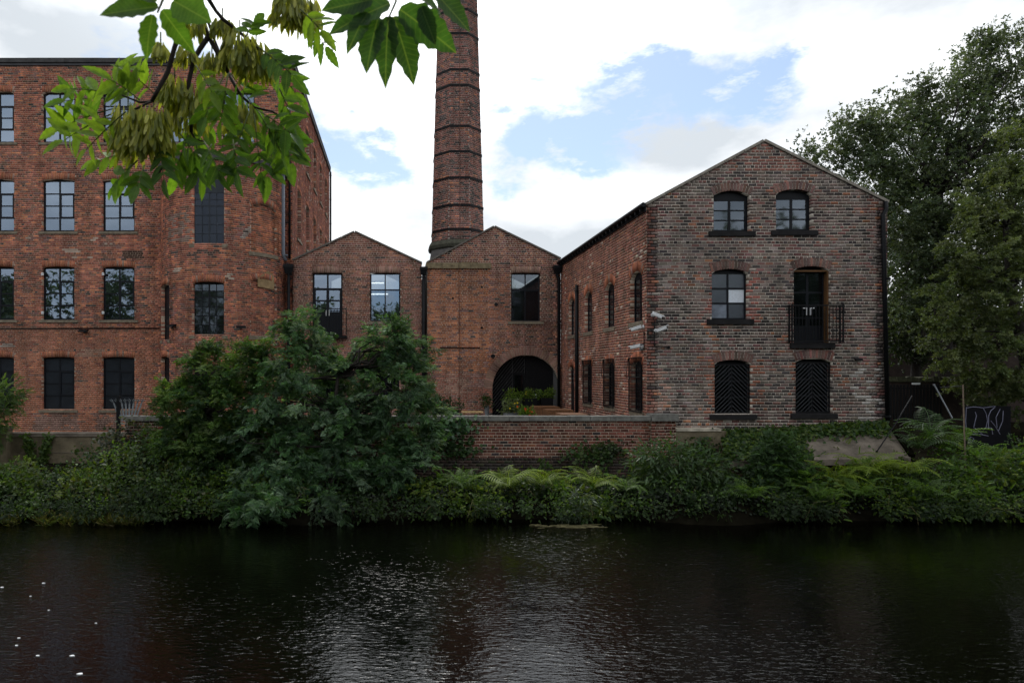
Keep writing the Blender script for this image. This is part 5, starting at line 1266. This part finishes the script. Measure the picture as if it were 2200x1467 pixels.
def ivy(name, label, pts, n, size, seed, pal=GREENS, nrm0=(0, -1, .4), thick=.05):
    """pts: function(rng) -> point on the wall"""
    rg = np.random.default_rng(seed); r2 = random.Random(seed); loc = np.array([tuple(pts(r2)) for _ in range(n)])+rg.normal(size=(n, 3))*thick*np.array([.6, 1, .6])-np.array([0, thick, 0])
    d = unit(rg.normal(size=(n, 3))*.6+np.array([0, -.35, -.5])); nr = unit(rg.normal(size=(n, 3))*.45+np.array(nrm0))
    o = scatter(name, TB, loc, d, nr, size*rg.uniform(.6, 1.3, n), mixcols(pal, n, rg), M_LEAF); tag(o, label, 'ivy', kind='stuff')
def strip(a, b, w):
    def f(r):
        t = r.random(); return Vector(a).lerp(Vector(b), t)+Vector((r.gauss(0, w), 0, r.gauss(0, w)))
    return f
ivy('ivy', 'left strand of ivy climbing the mossy retaining wall', strip(at(76, 1015, 21.25), at(60, 938, 21.25), .07), 420, .085, 91, [(.07, .11, .02), (.05, .09, .02)])
ivy('ivy', 'right strand of ivy climbing the mossy retaining wall', strip(at(90, 1010, 21.25), at(106, 935, 21.25), .06), 380, .085, 92, [(.07, .11, .02), (.05, .09, .02)])
def ap(r):
    px = 1545+355*r.random()**1.15; t = abs(r.gauss(0, .16)) if px > 1720 else r.random()**1.1
    a = Vector((wx(px, RY), RY-.03, wz(926-18*(px-1555)/350, RY))); b = Vector((wx(px+20, 18.9), 18.9, wz(988, 18.9))); return a.lerp(b, min(1, t))+Vector((0, 0, .05))
ivy('ivy', 'thick ivy creeping over the top of the concrete apron', ap, 5200, .085, 93, [(.034, .07, .016), (.05, .095, .018), (.026, .055, .018), (.08, .12, .02)], (0, -.7, .8), .05)
def creep(c, w):
    return lambda r: at(c[0]+r.gauss(0, w), c[1]+r.gauss(0, w*.55), GY-.05)
ivy('ivy', 'green creeper on the lower garden wall, left of the pier', creep((1265, 985), 26), 420, .10, 94, [(.05, .10, .022), (.035, .075, .02), (.07, .10, .03)])
ivy('ivy', 'dark creeper below the middle of the garden wall coping', creep((1310, 968), 18), 240, .09, 95, [(.03, .045, .02), (.045, .07, .02)])
ivy('ivy', 'thin creeper on the garden wall next to the big bush', creep((975, 960), 30), 330, .10, 96, [(.04, .08, .02), (.03, .065, .02)])
ivy('ivy', 'ash sprays spilling over the coping beside the big bush', lambda r: at(960+r.gauss(0, 28), 915+r.gauss(0, 10), GY-.12), 330, .11, 97, ASHY)

ivy('ivy', 'ivy sprigs creeping up the concrete plinth beside the garden wall pier', lambda r: at(1505+r.gauss(0, 26), 968+r.gauss(0, 14), 19.95), 420, .08, 98)
# ferns
def frond_mesh():
    V = []; Fc = []; n = 17
    for i in range(n):
        t = (i+1)/n; y = t*.92; z = .34*math.sin(t*2.0)-.16*t*t*1.6; l = .26*math.sin(min(1, t*1.25+.12)*math.pi*.94)+.02
        for s in (-1, 1):
            k = len(V); V += [(0, y-.022, z), (s*l*.55, y+.03, z-.015), (s*l, y+.085, z-.06), (s*l*.5, y+.065, z-.02)]; Fc.append((k, k+1, k+2, k+3))
    k = len(V)
    for i in range(7):
        t = i/6; V += [(-.008, t*.95, .34*math.sin(t*2.0)-.16*t*t*1.6), (.008, t*.95, .34*math.sin(t*2.0)-.16*t*t*1.6)]
    for i in range(6): Fc.append((k+2*i, k+2*i+1, k+2*i+3, k+2*i+2))
    me = bpy.data.meshes.new('frond'); me.from_pydata(V, [], Fc); me.materials.append(M_FERN); me.update(); return me
M_FERN = leaf_mat('fern_frond', 'obj', .4, .5, .35)
FROND = frond_mesh()
def fern(px, py, Y, size, label, col, seed):
    rg = random.Random(seed); b = at(px, py-22, Y); b.z = max(b.z, .3); size *= 1.3
    root = empty('fern', b, label, 'fern', 'ferns on the far bank'); n = rg.randint(11, 15)
    for k in range(n):
        o = bpy.data.objects.new('frond', FROND); COL.objects.link(o); o.location = b+Vector((rg.uniform(-.05, .05), rg.uniform(-.05, .05), 0))
        o.rotation_euler = (rg.uniform(-.1, .65), rg.uniform(-.3, .3), 2*math.pi*(k+rg.uniform(-.3, .3))/n); s = size*rg.uniform(.75, 1.2); o.scale = (s, s, s)
        c = rg.uniform(.75, 1.25); o.color = (col[0]*c, col[1]*c, col[2]*c, 1); adopt(o, root)
YF = (.14, .20, .018); GF = (.075, .145, .02); DF = (.036, .078, .02)
for i, (px, py, Y, s, c, lb) in enumerate([
    (1700, 1058, 17.8, .62, GF, 'green fern below the left end of the concrete apron'), (1795, 1055, 17.7, .66, YF, 'yellow green fern below the middle of the concrete apron'), (1870, 1040, 17.8, .7, YF, 'large yellow green fern below the right half of the concrete apron'),
    (1945, 1035, 17.9, .78, YF, 'largest yellow green fern at the right end of the concrete apron'), (1850, 1085, 17.0, .5, GF, 'small fern close to the water below the apron'), (1985, 1085, 17.1, .55, GF, 'fern by the water left of the upright pole'),
    (2000, 955, 19.6, .85, DF, 'dark fern beside the iron fence foot'), (2040, 985, 19.2, .8, GF, 'green fern just left of the upright pole'), (1975, 985, 19.0, .7, DF, 'dark fern at the corner of the apron kerb'), (2120, 1010, 18.8, .7, GF, 'fern right of the upright pole below the painted board'),
    (995, 1070, 17.6, .6, GF, 'fern beside the right flank of the big bush'), (1090, 1065, 17.7, .7, YF, 'bright fern under the left part of the garden wall'), (1165, 1062, 17.8, .6, YF, 'bright fern under the middle of the garden wall'),
    (1275, 1068, 17.8, .62, YF, 'bright fern under the garden wall, left of its pier'), (1345, 1075, 17.6, .5, GF, 'green fern below the garden wall pier'), (1610, 1090, 17.0, .5, GF, 'small green fern at the water below the revetment'), (1755, 1095, 16.9, .5, GF, 'low fern overhanging the water below the apron middle')]):
    fern(px, py, Y, s, lb, c, 300+i)
def dry_stems():
    rg = random.Random(77); m = MB()
    for k in range(110):
        px = rg.uniform(-40, 2230); y = rg.uniform(16.75, 18.2); b = Vector((wx(px, y), y, max(.15, ground_z(wx(px, y), y)))); a = rg.uniform(-1, 1); l = rg.uniform(.35, .9)
        up = rg.uniform(.2, 1); t1 = b+Vector((a*.25*l, -.2*l, .6*l*up)); t2 = t1+Vector((a*.4*l, -.35*l, rg.uniform(-.5, .15)*l)); t2.z = max(.03, t2.z)
        m.tube([b, b.lerp(t1, .6)+Vector((0, 0, .05)), t1, t2], [.006, .005, .004, .002], 4)
    tag(m.build('dry_stems', plain('dry_stem', (.20, .17, .085), .9, var=.4, scale=9)), 'dry bramble stems arching out of the bank weeds', 'stems', kind='stuff')
dry_stems()
# taller bank plants
plant('buddleia', 'pale green buddleia bush in front of the garden wall pier', 'shrub', at(1430, 1095, 18.1), px_blobs([(1395, 995, 36, 38), (1440, 985, 48, 40), (1490, 1010, 50, 45), (1420, 1050, 60, 45), (1500, 1060, 55, 40), (1540, 1020, 40, 40)], 18.1), 330, 12, .11, TN, .20, [(.055, .095, .035), (.07, .11, .05), (.04, .08, .028)], 65, droop=.5, limb_every=5, tr=(.03, .015), limb_r=.012)
plant('willow_herb', 'tall feathery green plant rising before the concrete apron', 'plant', at(1670, 1085, 18.0), px_blobs([(1665, 975, 26, 38), (1690, 985, 34, 40), (1650, 1010, 30, 40), (1700, 1040, 40, 40), (1640, 1050, 35, 35)], 18.0), 190, 12, .10, TPN, .19, [(.04, .085, .025), (.05, .10, .03), (.035, .07, .025)], 66, droop=.1, limb_every=5, tr=(.02, .012), limb_r=.01)
plant('grey_willow_herb', 'silvery grey leaved plant dipping into the water below the garden wall', 'plant', at(1245, 1100, 17.3), px_blobs([(1250, 1075, 18, 25), (1235, 1100, 22, 20), (1215, 1115, 20, 12)], 17.1), 46, 12, .07, TN, .16, [(.14, .18, .13), (.11, .15, .10), (.17, .2, .16)], 67, droop=.5, limb_every=4, tr=(.015, .01), limb_r=.008)
plant('dry_shrub', 'twiggy grey shrub tangled round the palisade at the wall end', 'shrub', at(275, 1000, 19.7), px_blobs([(275, 935, 38, 35), (250, 965, 45, 35), (310, 960, 35, 40), (280, 1010, 60, 45)], 19.7), 200, 9, .11, TB, .085, [(.045, .055, .035), (.03, .045, .02), (.07, .075, .055)], 68, limb_every=2, tr=(.03, .015), limb_r=.012)

# pots and planters in the yard
def planter(px, py_top, w, Y, label, pal, flowers=None, kind='box', n=26, fh=.3):
    zt = wz(py_top, Y); x = wx(px, Y); root = empty('planter', (x, Y, YARD), label, 'planter', 'planters in the yard')
    if kind == 'box':
        MB().hexa([(x-w*.45, Y-.15, YARD+.007), (x+w*.45, Y-.15, YARD+.007), (x+w*.45, Y+.15, YARD+.007), (x-w*.45, Y+.15, YARD+.007), (x-w/2, Y-.18, zt), (x+w/2, Y-.18, zt), (x+w/2, Y+.18, zt), (x-w/2, Y+.18, zt)]).build('trough', M_BLACK, root)
    else:
        MB().lathe((x, Y, YARD+.007), [(w*.34, 0), (w*.42, (zt-YARD)*.5), (w*.5, zt-YARD-.03), (w*.54, zt-YARD-.007)], 20).build('pot', M_CLOTHGREY, root)
    bl = [(x+w*o, Y, zt+fh*.45, w*.34, .22, fh*.75) for o in (-.28, 0, .28)]
    rg, c, dr, loc, d, ci = crown_points(bl, n, 16, .07, int(px)); m = len(loc); loc[:, 2] = np.maximum(loc[:, 2], zt-.04)
    scatter('foliage', TL, loc, unit(d+np.array([0, 0, .3])), unit(rg.normal(size=(m, 3))+np.array([0, -.5, .6])), .10*rg.uniform(.6, 1.3, m), mixcols(pal, m, rg), M_LEAF, root)
    if flowers:
        col, k = flowers
        for _ in range(k):
            j = rg.integers(0, m); p = loc[j]+np.array([rg.normal()*.04, -.12, .05]); a = rg.uniform(0, 6)
            q = [(p[0]+.035*math.cos(t), p[1]-.01, p[2]+.035*math.sin(t)) for t in np.linspace(0, 6.283, 8)[:-1]]
            fm = MB(); fm.prism([Vector(v) for v in q], [Vector((v[0]*.3+p[0]*.7, p[1]+.02, v[2]*.3+p[2]*.7)) for v in q])
            fm.build('flower', plain('flower_%d_%d' % (px, _), col, .6), root)
BR = [(.10, .17, .02), (.07, .13, .02), (.13, .19, .03)]
planter(1101, 858, .62, 30.2, 'black trough of bright green leaves at the left side of the archway', BR)
planter(1138, 856, .60, 30.3, 'black trough of green leaves in the middle of the archway', BR, ((.6, .45, .03), 3))
planter(1173, 854, .50, 30.4, 'black trough of green leaves at the right side of the archway', BR)
planter(1098, 886, .62, 27.0, 'grey metal pot with yellow flowers before the archway', [(.10, .13, .06), (.08, .12, .04), (.13, .16, .08)], ((.55, .42, .02), 12), 'pot', 46, .42)
planter(1134, 893, .52, 26.2, 'low grey pot with orange flowers before the archway', BR, ((.55, .07, .015), 10), 'pot', 24, .22)
planter(1046, 872, .22, 29.8, 'small grey pot with a dark shrub beside the archway', [(.03, .06, .02), (.04, .07, .02)], None, 'pot', 14, .32)
planter(957, 880, 1.1, 28.4, 'long black planter with a clipped dark hedge near the orange wall', [(.03, .055, .022), (.04, .065, .03)], None, 'box', 60, .42)

# drifting flecks of foam
for i, (px, py, s, lb) in enumerate([(4, 1262, .03, 'white foam fleck at the very left edge of the river'), (93, 1253, .03, 'white foam fleck farthest from the viewer at the left'), (65, 1281, .018, 'tiny foam fleck under the farthest one at the left'), (155, 1409, .035, 'broad white foam fleck, lower of the bright pair at the left'),
                                     (172, 1448, .04, 'lowest white foam fleck at the left of the river'), (81, 1409, .025, 'round foam fleck left of the broad one'), (40, 1371, .022, 'small foam fleck above the left corner of the river'), (35, 1387, .022, 'small foam fleck nearest the left corner of the river'), (104, 1311, .018, 'tiny foam fleck halfway down the left of the river'), (206, 1339, .018, 'faint foam fleck between the left corner and the glitter')]):
    Y = CAMZ*F/(py-CY); c = at(px, py, Y); s *= .6; q = [(c.x+s*1.5*math.cos(t)*(1+.3*math.sin(3*t+i)), c.y+s*math.sin(t)) for t in np.linspace(0, 6.283, 10)[:-1]]
    o = MB().prism([Vector((x, y, .012)) for x, y in q], [Vector((x, y, -.004)) for x, y in q]).build('foam_fleck', M_WHITE); tag(o, lb, 'foam', 'foam flecks drifting on the river')

# ------------------------------------------------------------------ near bank: trees behind the viewpoint, mirrored in the windows
def far_side_trees():
    for i, (x, y, h, r) in enumerate([(-44, -9, 15.5, 4.8), (-36, -8, 15, 4.8), (-29, -10, 15, 4.5), (-20, -9, 13, 4.2), (-12, -11, 12.5, 4), (2, -12, 12, 4), (11, -11, 13, 4.2), (19, -9, 13, 4.4), (27, -9, 15, 4.6), (35, -9, 13, 4.5), (44, -10, 13, 4.5)]):
        bl = [(x, y, h*.66, r, r*.8, h*.34), (x-r*.5, y+.5, h*.45, r*.7, r*.6, h*.24), (x+r*.6, y+.3, h*.42, r*.7, r*.6, h*.22)]
        plant('bank_tree', 'leafy tree on the near bank, seen only mirrored in the windows', 'tree', (x, y, 1.8), bl, 110, 16, .6, TS, .75, OAK, 400+i, group='trees of the near bank behind the viewpoint', limb_every=9, tr=(.3, .12), limb_r=.07, mat=M_LEAFTREE)
far_side_trees()

# ------------------------------------------------------------------ ash tree overhead
def leaflet_mesh(w, curl, ser, seed):
    rg = random.Random(seed); n = 11; V = []; Fc = []
    for i in range(n+1):
        t = i/n; hw = w*math.sin(math.pi*min(1, t*.97+.02)**.82)**.85*(1-.1*t); z = -curl*t*t
        e = ser*hw*(1 if i % 2 else -1) if 0 < i < n else 0
        V += [(-hw-e, t-.01*(i % 2), z+hw*.35), (-hw*.5, t, z+hw*.14), (0, t, z), (hw*.5, t, z+hw*.14), (hw+e, t-.01*(i % 2), z+hw*.35)]
    for i in range(n):
        for k in range(4):
            a = i*5+k; Fc.append((a, a+1, a+6, a+5))
    me = bpy.data.meshes.new('leaflet'); me.from_pydata(V, [], Fc); me.materials.append(M_ASHLEAF); me.polygons.foreach_set('use_smooth', [True]*len(Fc)); me.update(); return me
LEAFLETS = [leaflet_mesh(.20, .12, .10, 1), leaflet_mesh(.175, .22, .10, 2), leaflet_mesh(.22, .05, .08, 3)]
def key_mesh():
    V = []; Fc = []; n = 6
    for i in range(n+1):
        t = i/n; hw = .045+.06*math.sin(math.pi*min(1, max(0, (t-.25)/.75))**.9) if t > .1 else .02; hw = hw if i < n else .02
        V += [(-hw, t, .012), (0, t, -.012+.03*math.sin(t*3)), (hw, t, .012)]
    for i in range(n):
        for k in range(2): a = i*3+k; Fc.append((a, a+1, a+4, a+3))
    return V, Fc
def ash_tree():
    rg = random.Random(17); tx, ty = -3.0, -2.2
    root = empty('ash_tree', (tx, ty, 1.8), 'ash tree with leafy twigs and bunches of seed keys hanging in at the top left', 'tree')
    def P(px, py, Y): return at(px, py, Y)
    hub = Vector((-.80, 1.6, 5.35))
    MB().tube([(tx, ty, 1.6), (tx+.1, ty+.1, 3.2), (tx+.3, ty+.4, 5.0), (tx+.2, ty+.3, 7.5), (tx, ty, 10)], [.24, .2, .17, .12, .06], 12).build('trunk', M_BARK, root, True)
    MB().tube([(tx+.3, ty+.4, 4.9), (-2.1, -.6, 5.6), (-1.3, .7, 5.6), hub, (-.62, 2.0, 5.1)], [.07, .05, .03, .018, .011], 8).build('limb', M_TWIG, root, True)
    MB().tube([(-2.1, -.6, 5.6), (-1.0, .2, 5.6), (-.25, .8, 4.9), (0.0, 1.0, 4.42)], [.04, .02, .012, .005], 6).build('limb', M_TWIG, root, True)
    tw = [([(431, -30), (431, 45), (449, 81), (470, 118), (490, 156)], 2.0, .0085), ([(447, 80), (430, 105), (416, 129), (405, 178), (408, 240), (411, 285)], 2.0, .0075), ([(425, -30), (436, 10), (455, 72), (479, 132)], 2.08, .005),
          ([(430, -40), (449, 0), (464, 24), (479, 42), (505, 62), (527, 80)], 1.98, .0062), ([(440, -60), (400, 20), (372, 112), (360, 156), (338, 196), (326, 218)], 1.92, .0078), ([(490, 156), (505, 185), (520, 208), (546, 231)], 2.1, .005),
          ([(455, 70), (470, 62)], 2.0, .006), ([(560, -60), (610, -20), (640, 0)], 2.0, .006), ([(326, 218), (300, 220), (262, 205)], 1.95, .0035), ([(326, 218), (290, 235), (255, 235)], 1.95, .0035), ([(527, 80), (548, 95), (565, 120)], 2.0, .004),
          ([(411, 285), (420, 300), (440, 305)], 2.02, .0035), ([(546, 231), (585, 240), (610, 255)], 2.1, .0035), ([(640, 0), (660, 55)], 2.05, .004)]
    for pts, Y, r0 in tw:
        q = [P(x, y, Y+rg.uniform(-.02, .02)) for x, y in pts]; n = len(q)
        MB().tube(q, [r0*(1-.35*i/(n-1))*(1.12 if i % 2 else 1) for i in range(n)], 7).build('twig', M_TWIG, root, True)
    # where the twigs join the limb above the picture
    for a in (P(431, -30, 2.0), P(425, -30, 2.08), P(430, -40, 1.98), P(440, -60, 1.92), P(560, -60, 2.0)): MB().tube([a, a.lerp(Vector((-.62, 2.0, 5.1)), .5)+Vector((0, 0, .04)), (-.66, 1.92, 5.16)], [.007, .008, .009], 6).build('twig', M_TWIG, root, True)

    def put_leaflet(par, b, t, width=1.0, col=(.07, .14, .02), face=.8, tilt=.45):
        o = bpy.data.objects.new('leaflet', LEAFLETS[rg.randrange(3)]); COL.objects.link(o); L_ = (t-b).length; y = (t-b)/L_
        nr = Vector((rg.gauss(0, tilt), -face, rg.gauss(.3, tilt)))
        x = y.cross(nr).normalized(); z = x.cross(y); m = Matrix.Identity(4)
        for k in range(3): m[k][0] = x[k]*L_*width; m[k][1] = y[k]*L_; m[k][2] = z[k]*L_; m[k][3] = b[k]
        o.matrix_basis = m; k = rg.uniform(.8, 1.25); o.color = (col[0]*k, col[1]*k, col[2]*k, 1); adopt(o, par)
    COLS = [(.085, .165, .02), (.065, .135, .02), (.13, .215, .028), (.045, .10, .02), (.15, .235, .035)]
    def leaf(bx, by, tx_, ty_, Y, pairs=4, ll=60, ci=None):
        dY = rg.uniform(-.08, .08); b = P(bx, by, Y); t = P(tx_, ty_, Y+dY); ax = t-b; L_ = ax.length; a = ax/L_
        side = Vector((a.z, rg.uniform(-.5, .5), -a.x)).normalized()
        sag = Vector((0, 0, -.10*L_)); pt = lambda s: b+ax*s+sag*(s*s)
        lf = MB().tube([pt(s) for s in (0, .25, .5, .75, 1)], [.0022, .002, .0017, .0014, .001], 5).build('leaf', M_TWIGGREEN, root, True)
        ln = ll/F*Y; col = COLS[rg.randrange(len(COLS)) if ci is None else ci]
        for i in range(pairs):
            s = .34+.52*i/max(1, pairs-1)
            for sg in (-1, 1):
                dr = (a*rg.uniform(.45, .75)+side*sg+Vector((0, rg.uniform(-.35, .35), rg.uniform(-.55, -.05)))).normalized()
                q = pt(s); put_leaflet(lf, q, q+dr*ln*rg.uniform(.8, 1.1)*(.85 if i == 0 else 1), rg.uniform(.85, 1.15), col)
        q = pt(1); put_leaflet(lf, q, q+(a+Vector((0, rg.uniform(-.3, .3), -.3))).normalized()*ln, 1, col)
    L1 = [(262, 205, 150, 178, 2), (255, 212, 140, 205, 1), (250, 232, 125, 262, 2), (255, 238, 135, 288, 2), (270, 240, 185, 310, 4), (300, 215, 240, 165, 2), (335, 205, 290, 160, 2), (275, 330, 205, 338, 2), (295, 345, 250, 385, 0), (310, 355, 295, 395, 1),
          (340, 300, 352, 375, 3), (405, 290, 375, 365, 0), (420, 300, 432, 375, 0), (438, 304, 470, 360, 3), (470, 250, 410, 310, 0), (480, 165, 440, 240, 1), (490, 158, 475, 250, 0), (495, 158, 540, 215, 1), (530, 90, 590, 135, 3), (545, 95, 630, 150, 3),
          (562, 120, 635, 190, 0), (550, 235, 625, 275, 3), (555, 240, 605, 320, 0), (545, 245, 560, 360, 3), (535, 240, 505, 320, 0), (600, 245, 635, 300, 3), (610, 255, 625, 340, 0), (527, 80, 545, 45, 1), (655, 40, 700, 95, 1), (645, 20, 690, 60, 2),
          (500, 300, 510, 365, 3), (455, 310, 420, 365, 1), (420, 140, 455, 190, 4), (590, 300, 575, 370, 0), (240, 150, 275, 140, 2), (385, 285, 420, 330, 3), (600, 190, 628, 250, 1)]
    for i, (a, b, c, d, ci) in enumerate(L1): leaf(a, b, c, d, 2.0+rg.uniform(-.18, .2), 4 if math.hypot(c-a, d-b) > 75 else 3, rg.uniform(45, 60), ci)
    # two leaves very near the viewpoint
    near1 = [((340, 15), (212, 28), 1.0), ((328, 32), (306, 122), 1.1), ((348, 22), (414, 112), 1.05), ((372, 2), (452, 46), 1.15), ((335, 5), (250, -45), 1), ((365, -5), (400, -80), 1)]
    near2 = [((838, 8), (702, 62), 1.05), ((812, 40), (782, 148), .95), ((845, 36), (896, 178), .95), ((858, 20), (984, 108), 1.05), ((930, -20), (1012, 66), 1.05), ((800, 0), (690, 20), 1), ((835, 36), (822, 170), .8), ((905, 15), (935, 95), .8), ((790, 28), (745, 98), .9), ((880, -20), (960, 20), 1)]
    for nm, lst, Y, col, st in (('leaf', near1, .98, (.05, .11, .018), [(358, -60), (352, -5), (338, 28)]), ('leaf', near2, 1.02, (.03, .075, .02), [(860, -70), (850, 5), (832, 45)])):
        lf = MB().tube([P(x, y, Y) for x, y in st], [.0022, .002, .0014], 5).build(nm, M_TWIGGREEN, root, True)
        for (b, t, w) in lst: put_leaflet(lf, P(*b, Y), P(*t, Y+rg.uniform(-.03, .03)), w*1.3, col, 1.6, .3)
    MB().tube([P(358, -60, .98), (-.45, .9, 4.75), (-.9, .45, 5.5)], [.003, .004, .008], 6).build('twig', M_TWIG, root, True)
    MB().tube([P(860, -70, 1.02), (.0, 1.0, 4.42)], [.003, .005], 6).build('twig', M_TWIG, root, True)
    # bunches of keys
    V, Fc = key_mesh(); km = bpy.data.meshes.new('seed_key'); km.from_pydata(V, [], Fc); km.materials.append(M_KEY); km.update()
    tv = np.array(V); tf = np.array([t for q in Fc for t in ((q[0], q[1], q[2]), (q[0], q[2], q[3]))])
    KC = [(.28, .30, .045), (.36, .37, .06), (.18, .21, .035), (.43, .42, .09), (.15, .175, .03)]
    K = [(275, 222, 36, 125, 75, 1.95), (330, 228, 38, 120, 75, 1.93), (300, 250, 50, 120, 70, 1.97), (375, 160, 30, 85, 50, 2.0), (425, 185, 34, 85, 50, 2.0), (400, 215, 40, 85, 55, 2.05), (515, 65, 40, 110, 70, 2.0), (550, 95, 36, 90, 60, 2.02),
         (478, 40, 22, 40, 24, 2.0), (520, 222, 32, 75, 50, 2.08), (620, -20, 34, 90, 60, 2.0), (655, -5, 32, 80, 50, 2.03), (345, 92, 14, 38, 16, 1.95), (400, 98, 20, 45, 22, 1.98), (418, 38, 28, 45, 26, 2.02), (455, 112, 24, 50, 30, 2.1)]
    tot = sum(k[4] for k in K)
    for (cx, cy, w, h, n, Y) in K:
        top = P(cx, cy, Y); st = MB().tube([top+Vector((0, 0, .03)), top, top-Vector((0, 0, h/F*Y*.45))], [.0022, .002, .001], 5).build('seed_bunch', M_TWIGGREEN, root, True)
        ns = round(290*n/tot); W_, H_ = w/F*Y, h/F*Y; loc = []; dd = []; cc = []
        for k in range(n*3):
            lay = rg.random(); a = rg.uniform(0, 6.283); r_ = W_*(.25+.75*math.sqrt(rg.random()))*(.75+.35*lay)
            p = top+Vector((r_*math.cos(a), r_*math.sin(a)*.8, -lay*(H_-.03)*.8+.0)); d = Vector((math.cos(a)*.28+rg.gauss(0, .14), math.sin(a)*.28+rg.gauss(0, .14), -1)).normalized(); c = KC[rg.randrange(5)]; kk = rg.uniform(.8, 1.2); ln = rg.uniform(.040, .054)
            if k < ns:
                o = bpy.data.objects.new('seed_key', km); COL.objects.link(o); y = d; x = y.cross(Vector((rg.gauss(0, .5), -1, rg.gauss(0, .4)))).normalized(); z = x.cross(y); m = Matrix.Identity(4)
                for q in range(3): m[q][0] = x[q]*ln; m[q][1] = y[q]*ln; m[q][2] = z[q]*ln; m[q][3] = p[q]
                o.matrix_basis = m; o.color = (c[0]*kk, c[1]*kk, c[2]*kk, 1); adopt(o, st)
            else: loc.append(p); dd.append(d); cc.append([v*kk for v in c])
        if loc:
            m_ = len(loc); o = scatter('seed_key_mass', (tv, tf), np.array([tuple(v) for v in loc]), np.array([tuple(v) for v in dd]), unit(NR.normal(size=(m_, 3))*.6+np.array([0, -1, 0])), NR.uniform(.038, .052, m_), np.array(cc), M_KEYFILL, st); o['kind'] = 'stuff'
    # the rest of the crown, overhead and behind
    rg2, c, dr, loc, d, ci = crown_points([(tx-.5, ty-.6, 9.0, 2.6, 2.2, 2.0), (tx+1.6, ty-1.4, 8.2, 1.8, 1.6, 1.2)], 90, 12, .4, 501); n = len(loc)
    scatter('crown', TP, loc, unit(d-np.array([0, 0, .4])), unit(rg2.normal(size=(n, 3))*.6+np.array([0, 0, 1])), .3*rg2.uniform(.7, 1.2, n), mixcols(FRESH, n, rg2), M_LEAF, root)
M_TWIGGREEN = plain('green_stalk', (.09, .12, .03), .6, var=.2, scale=40)
ash_tree()
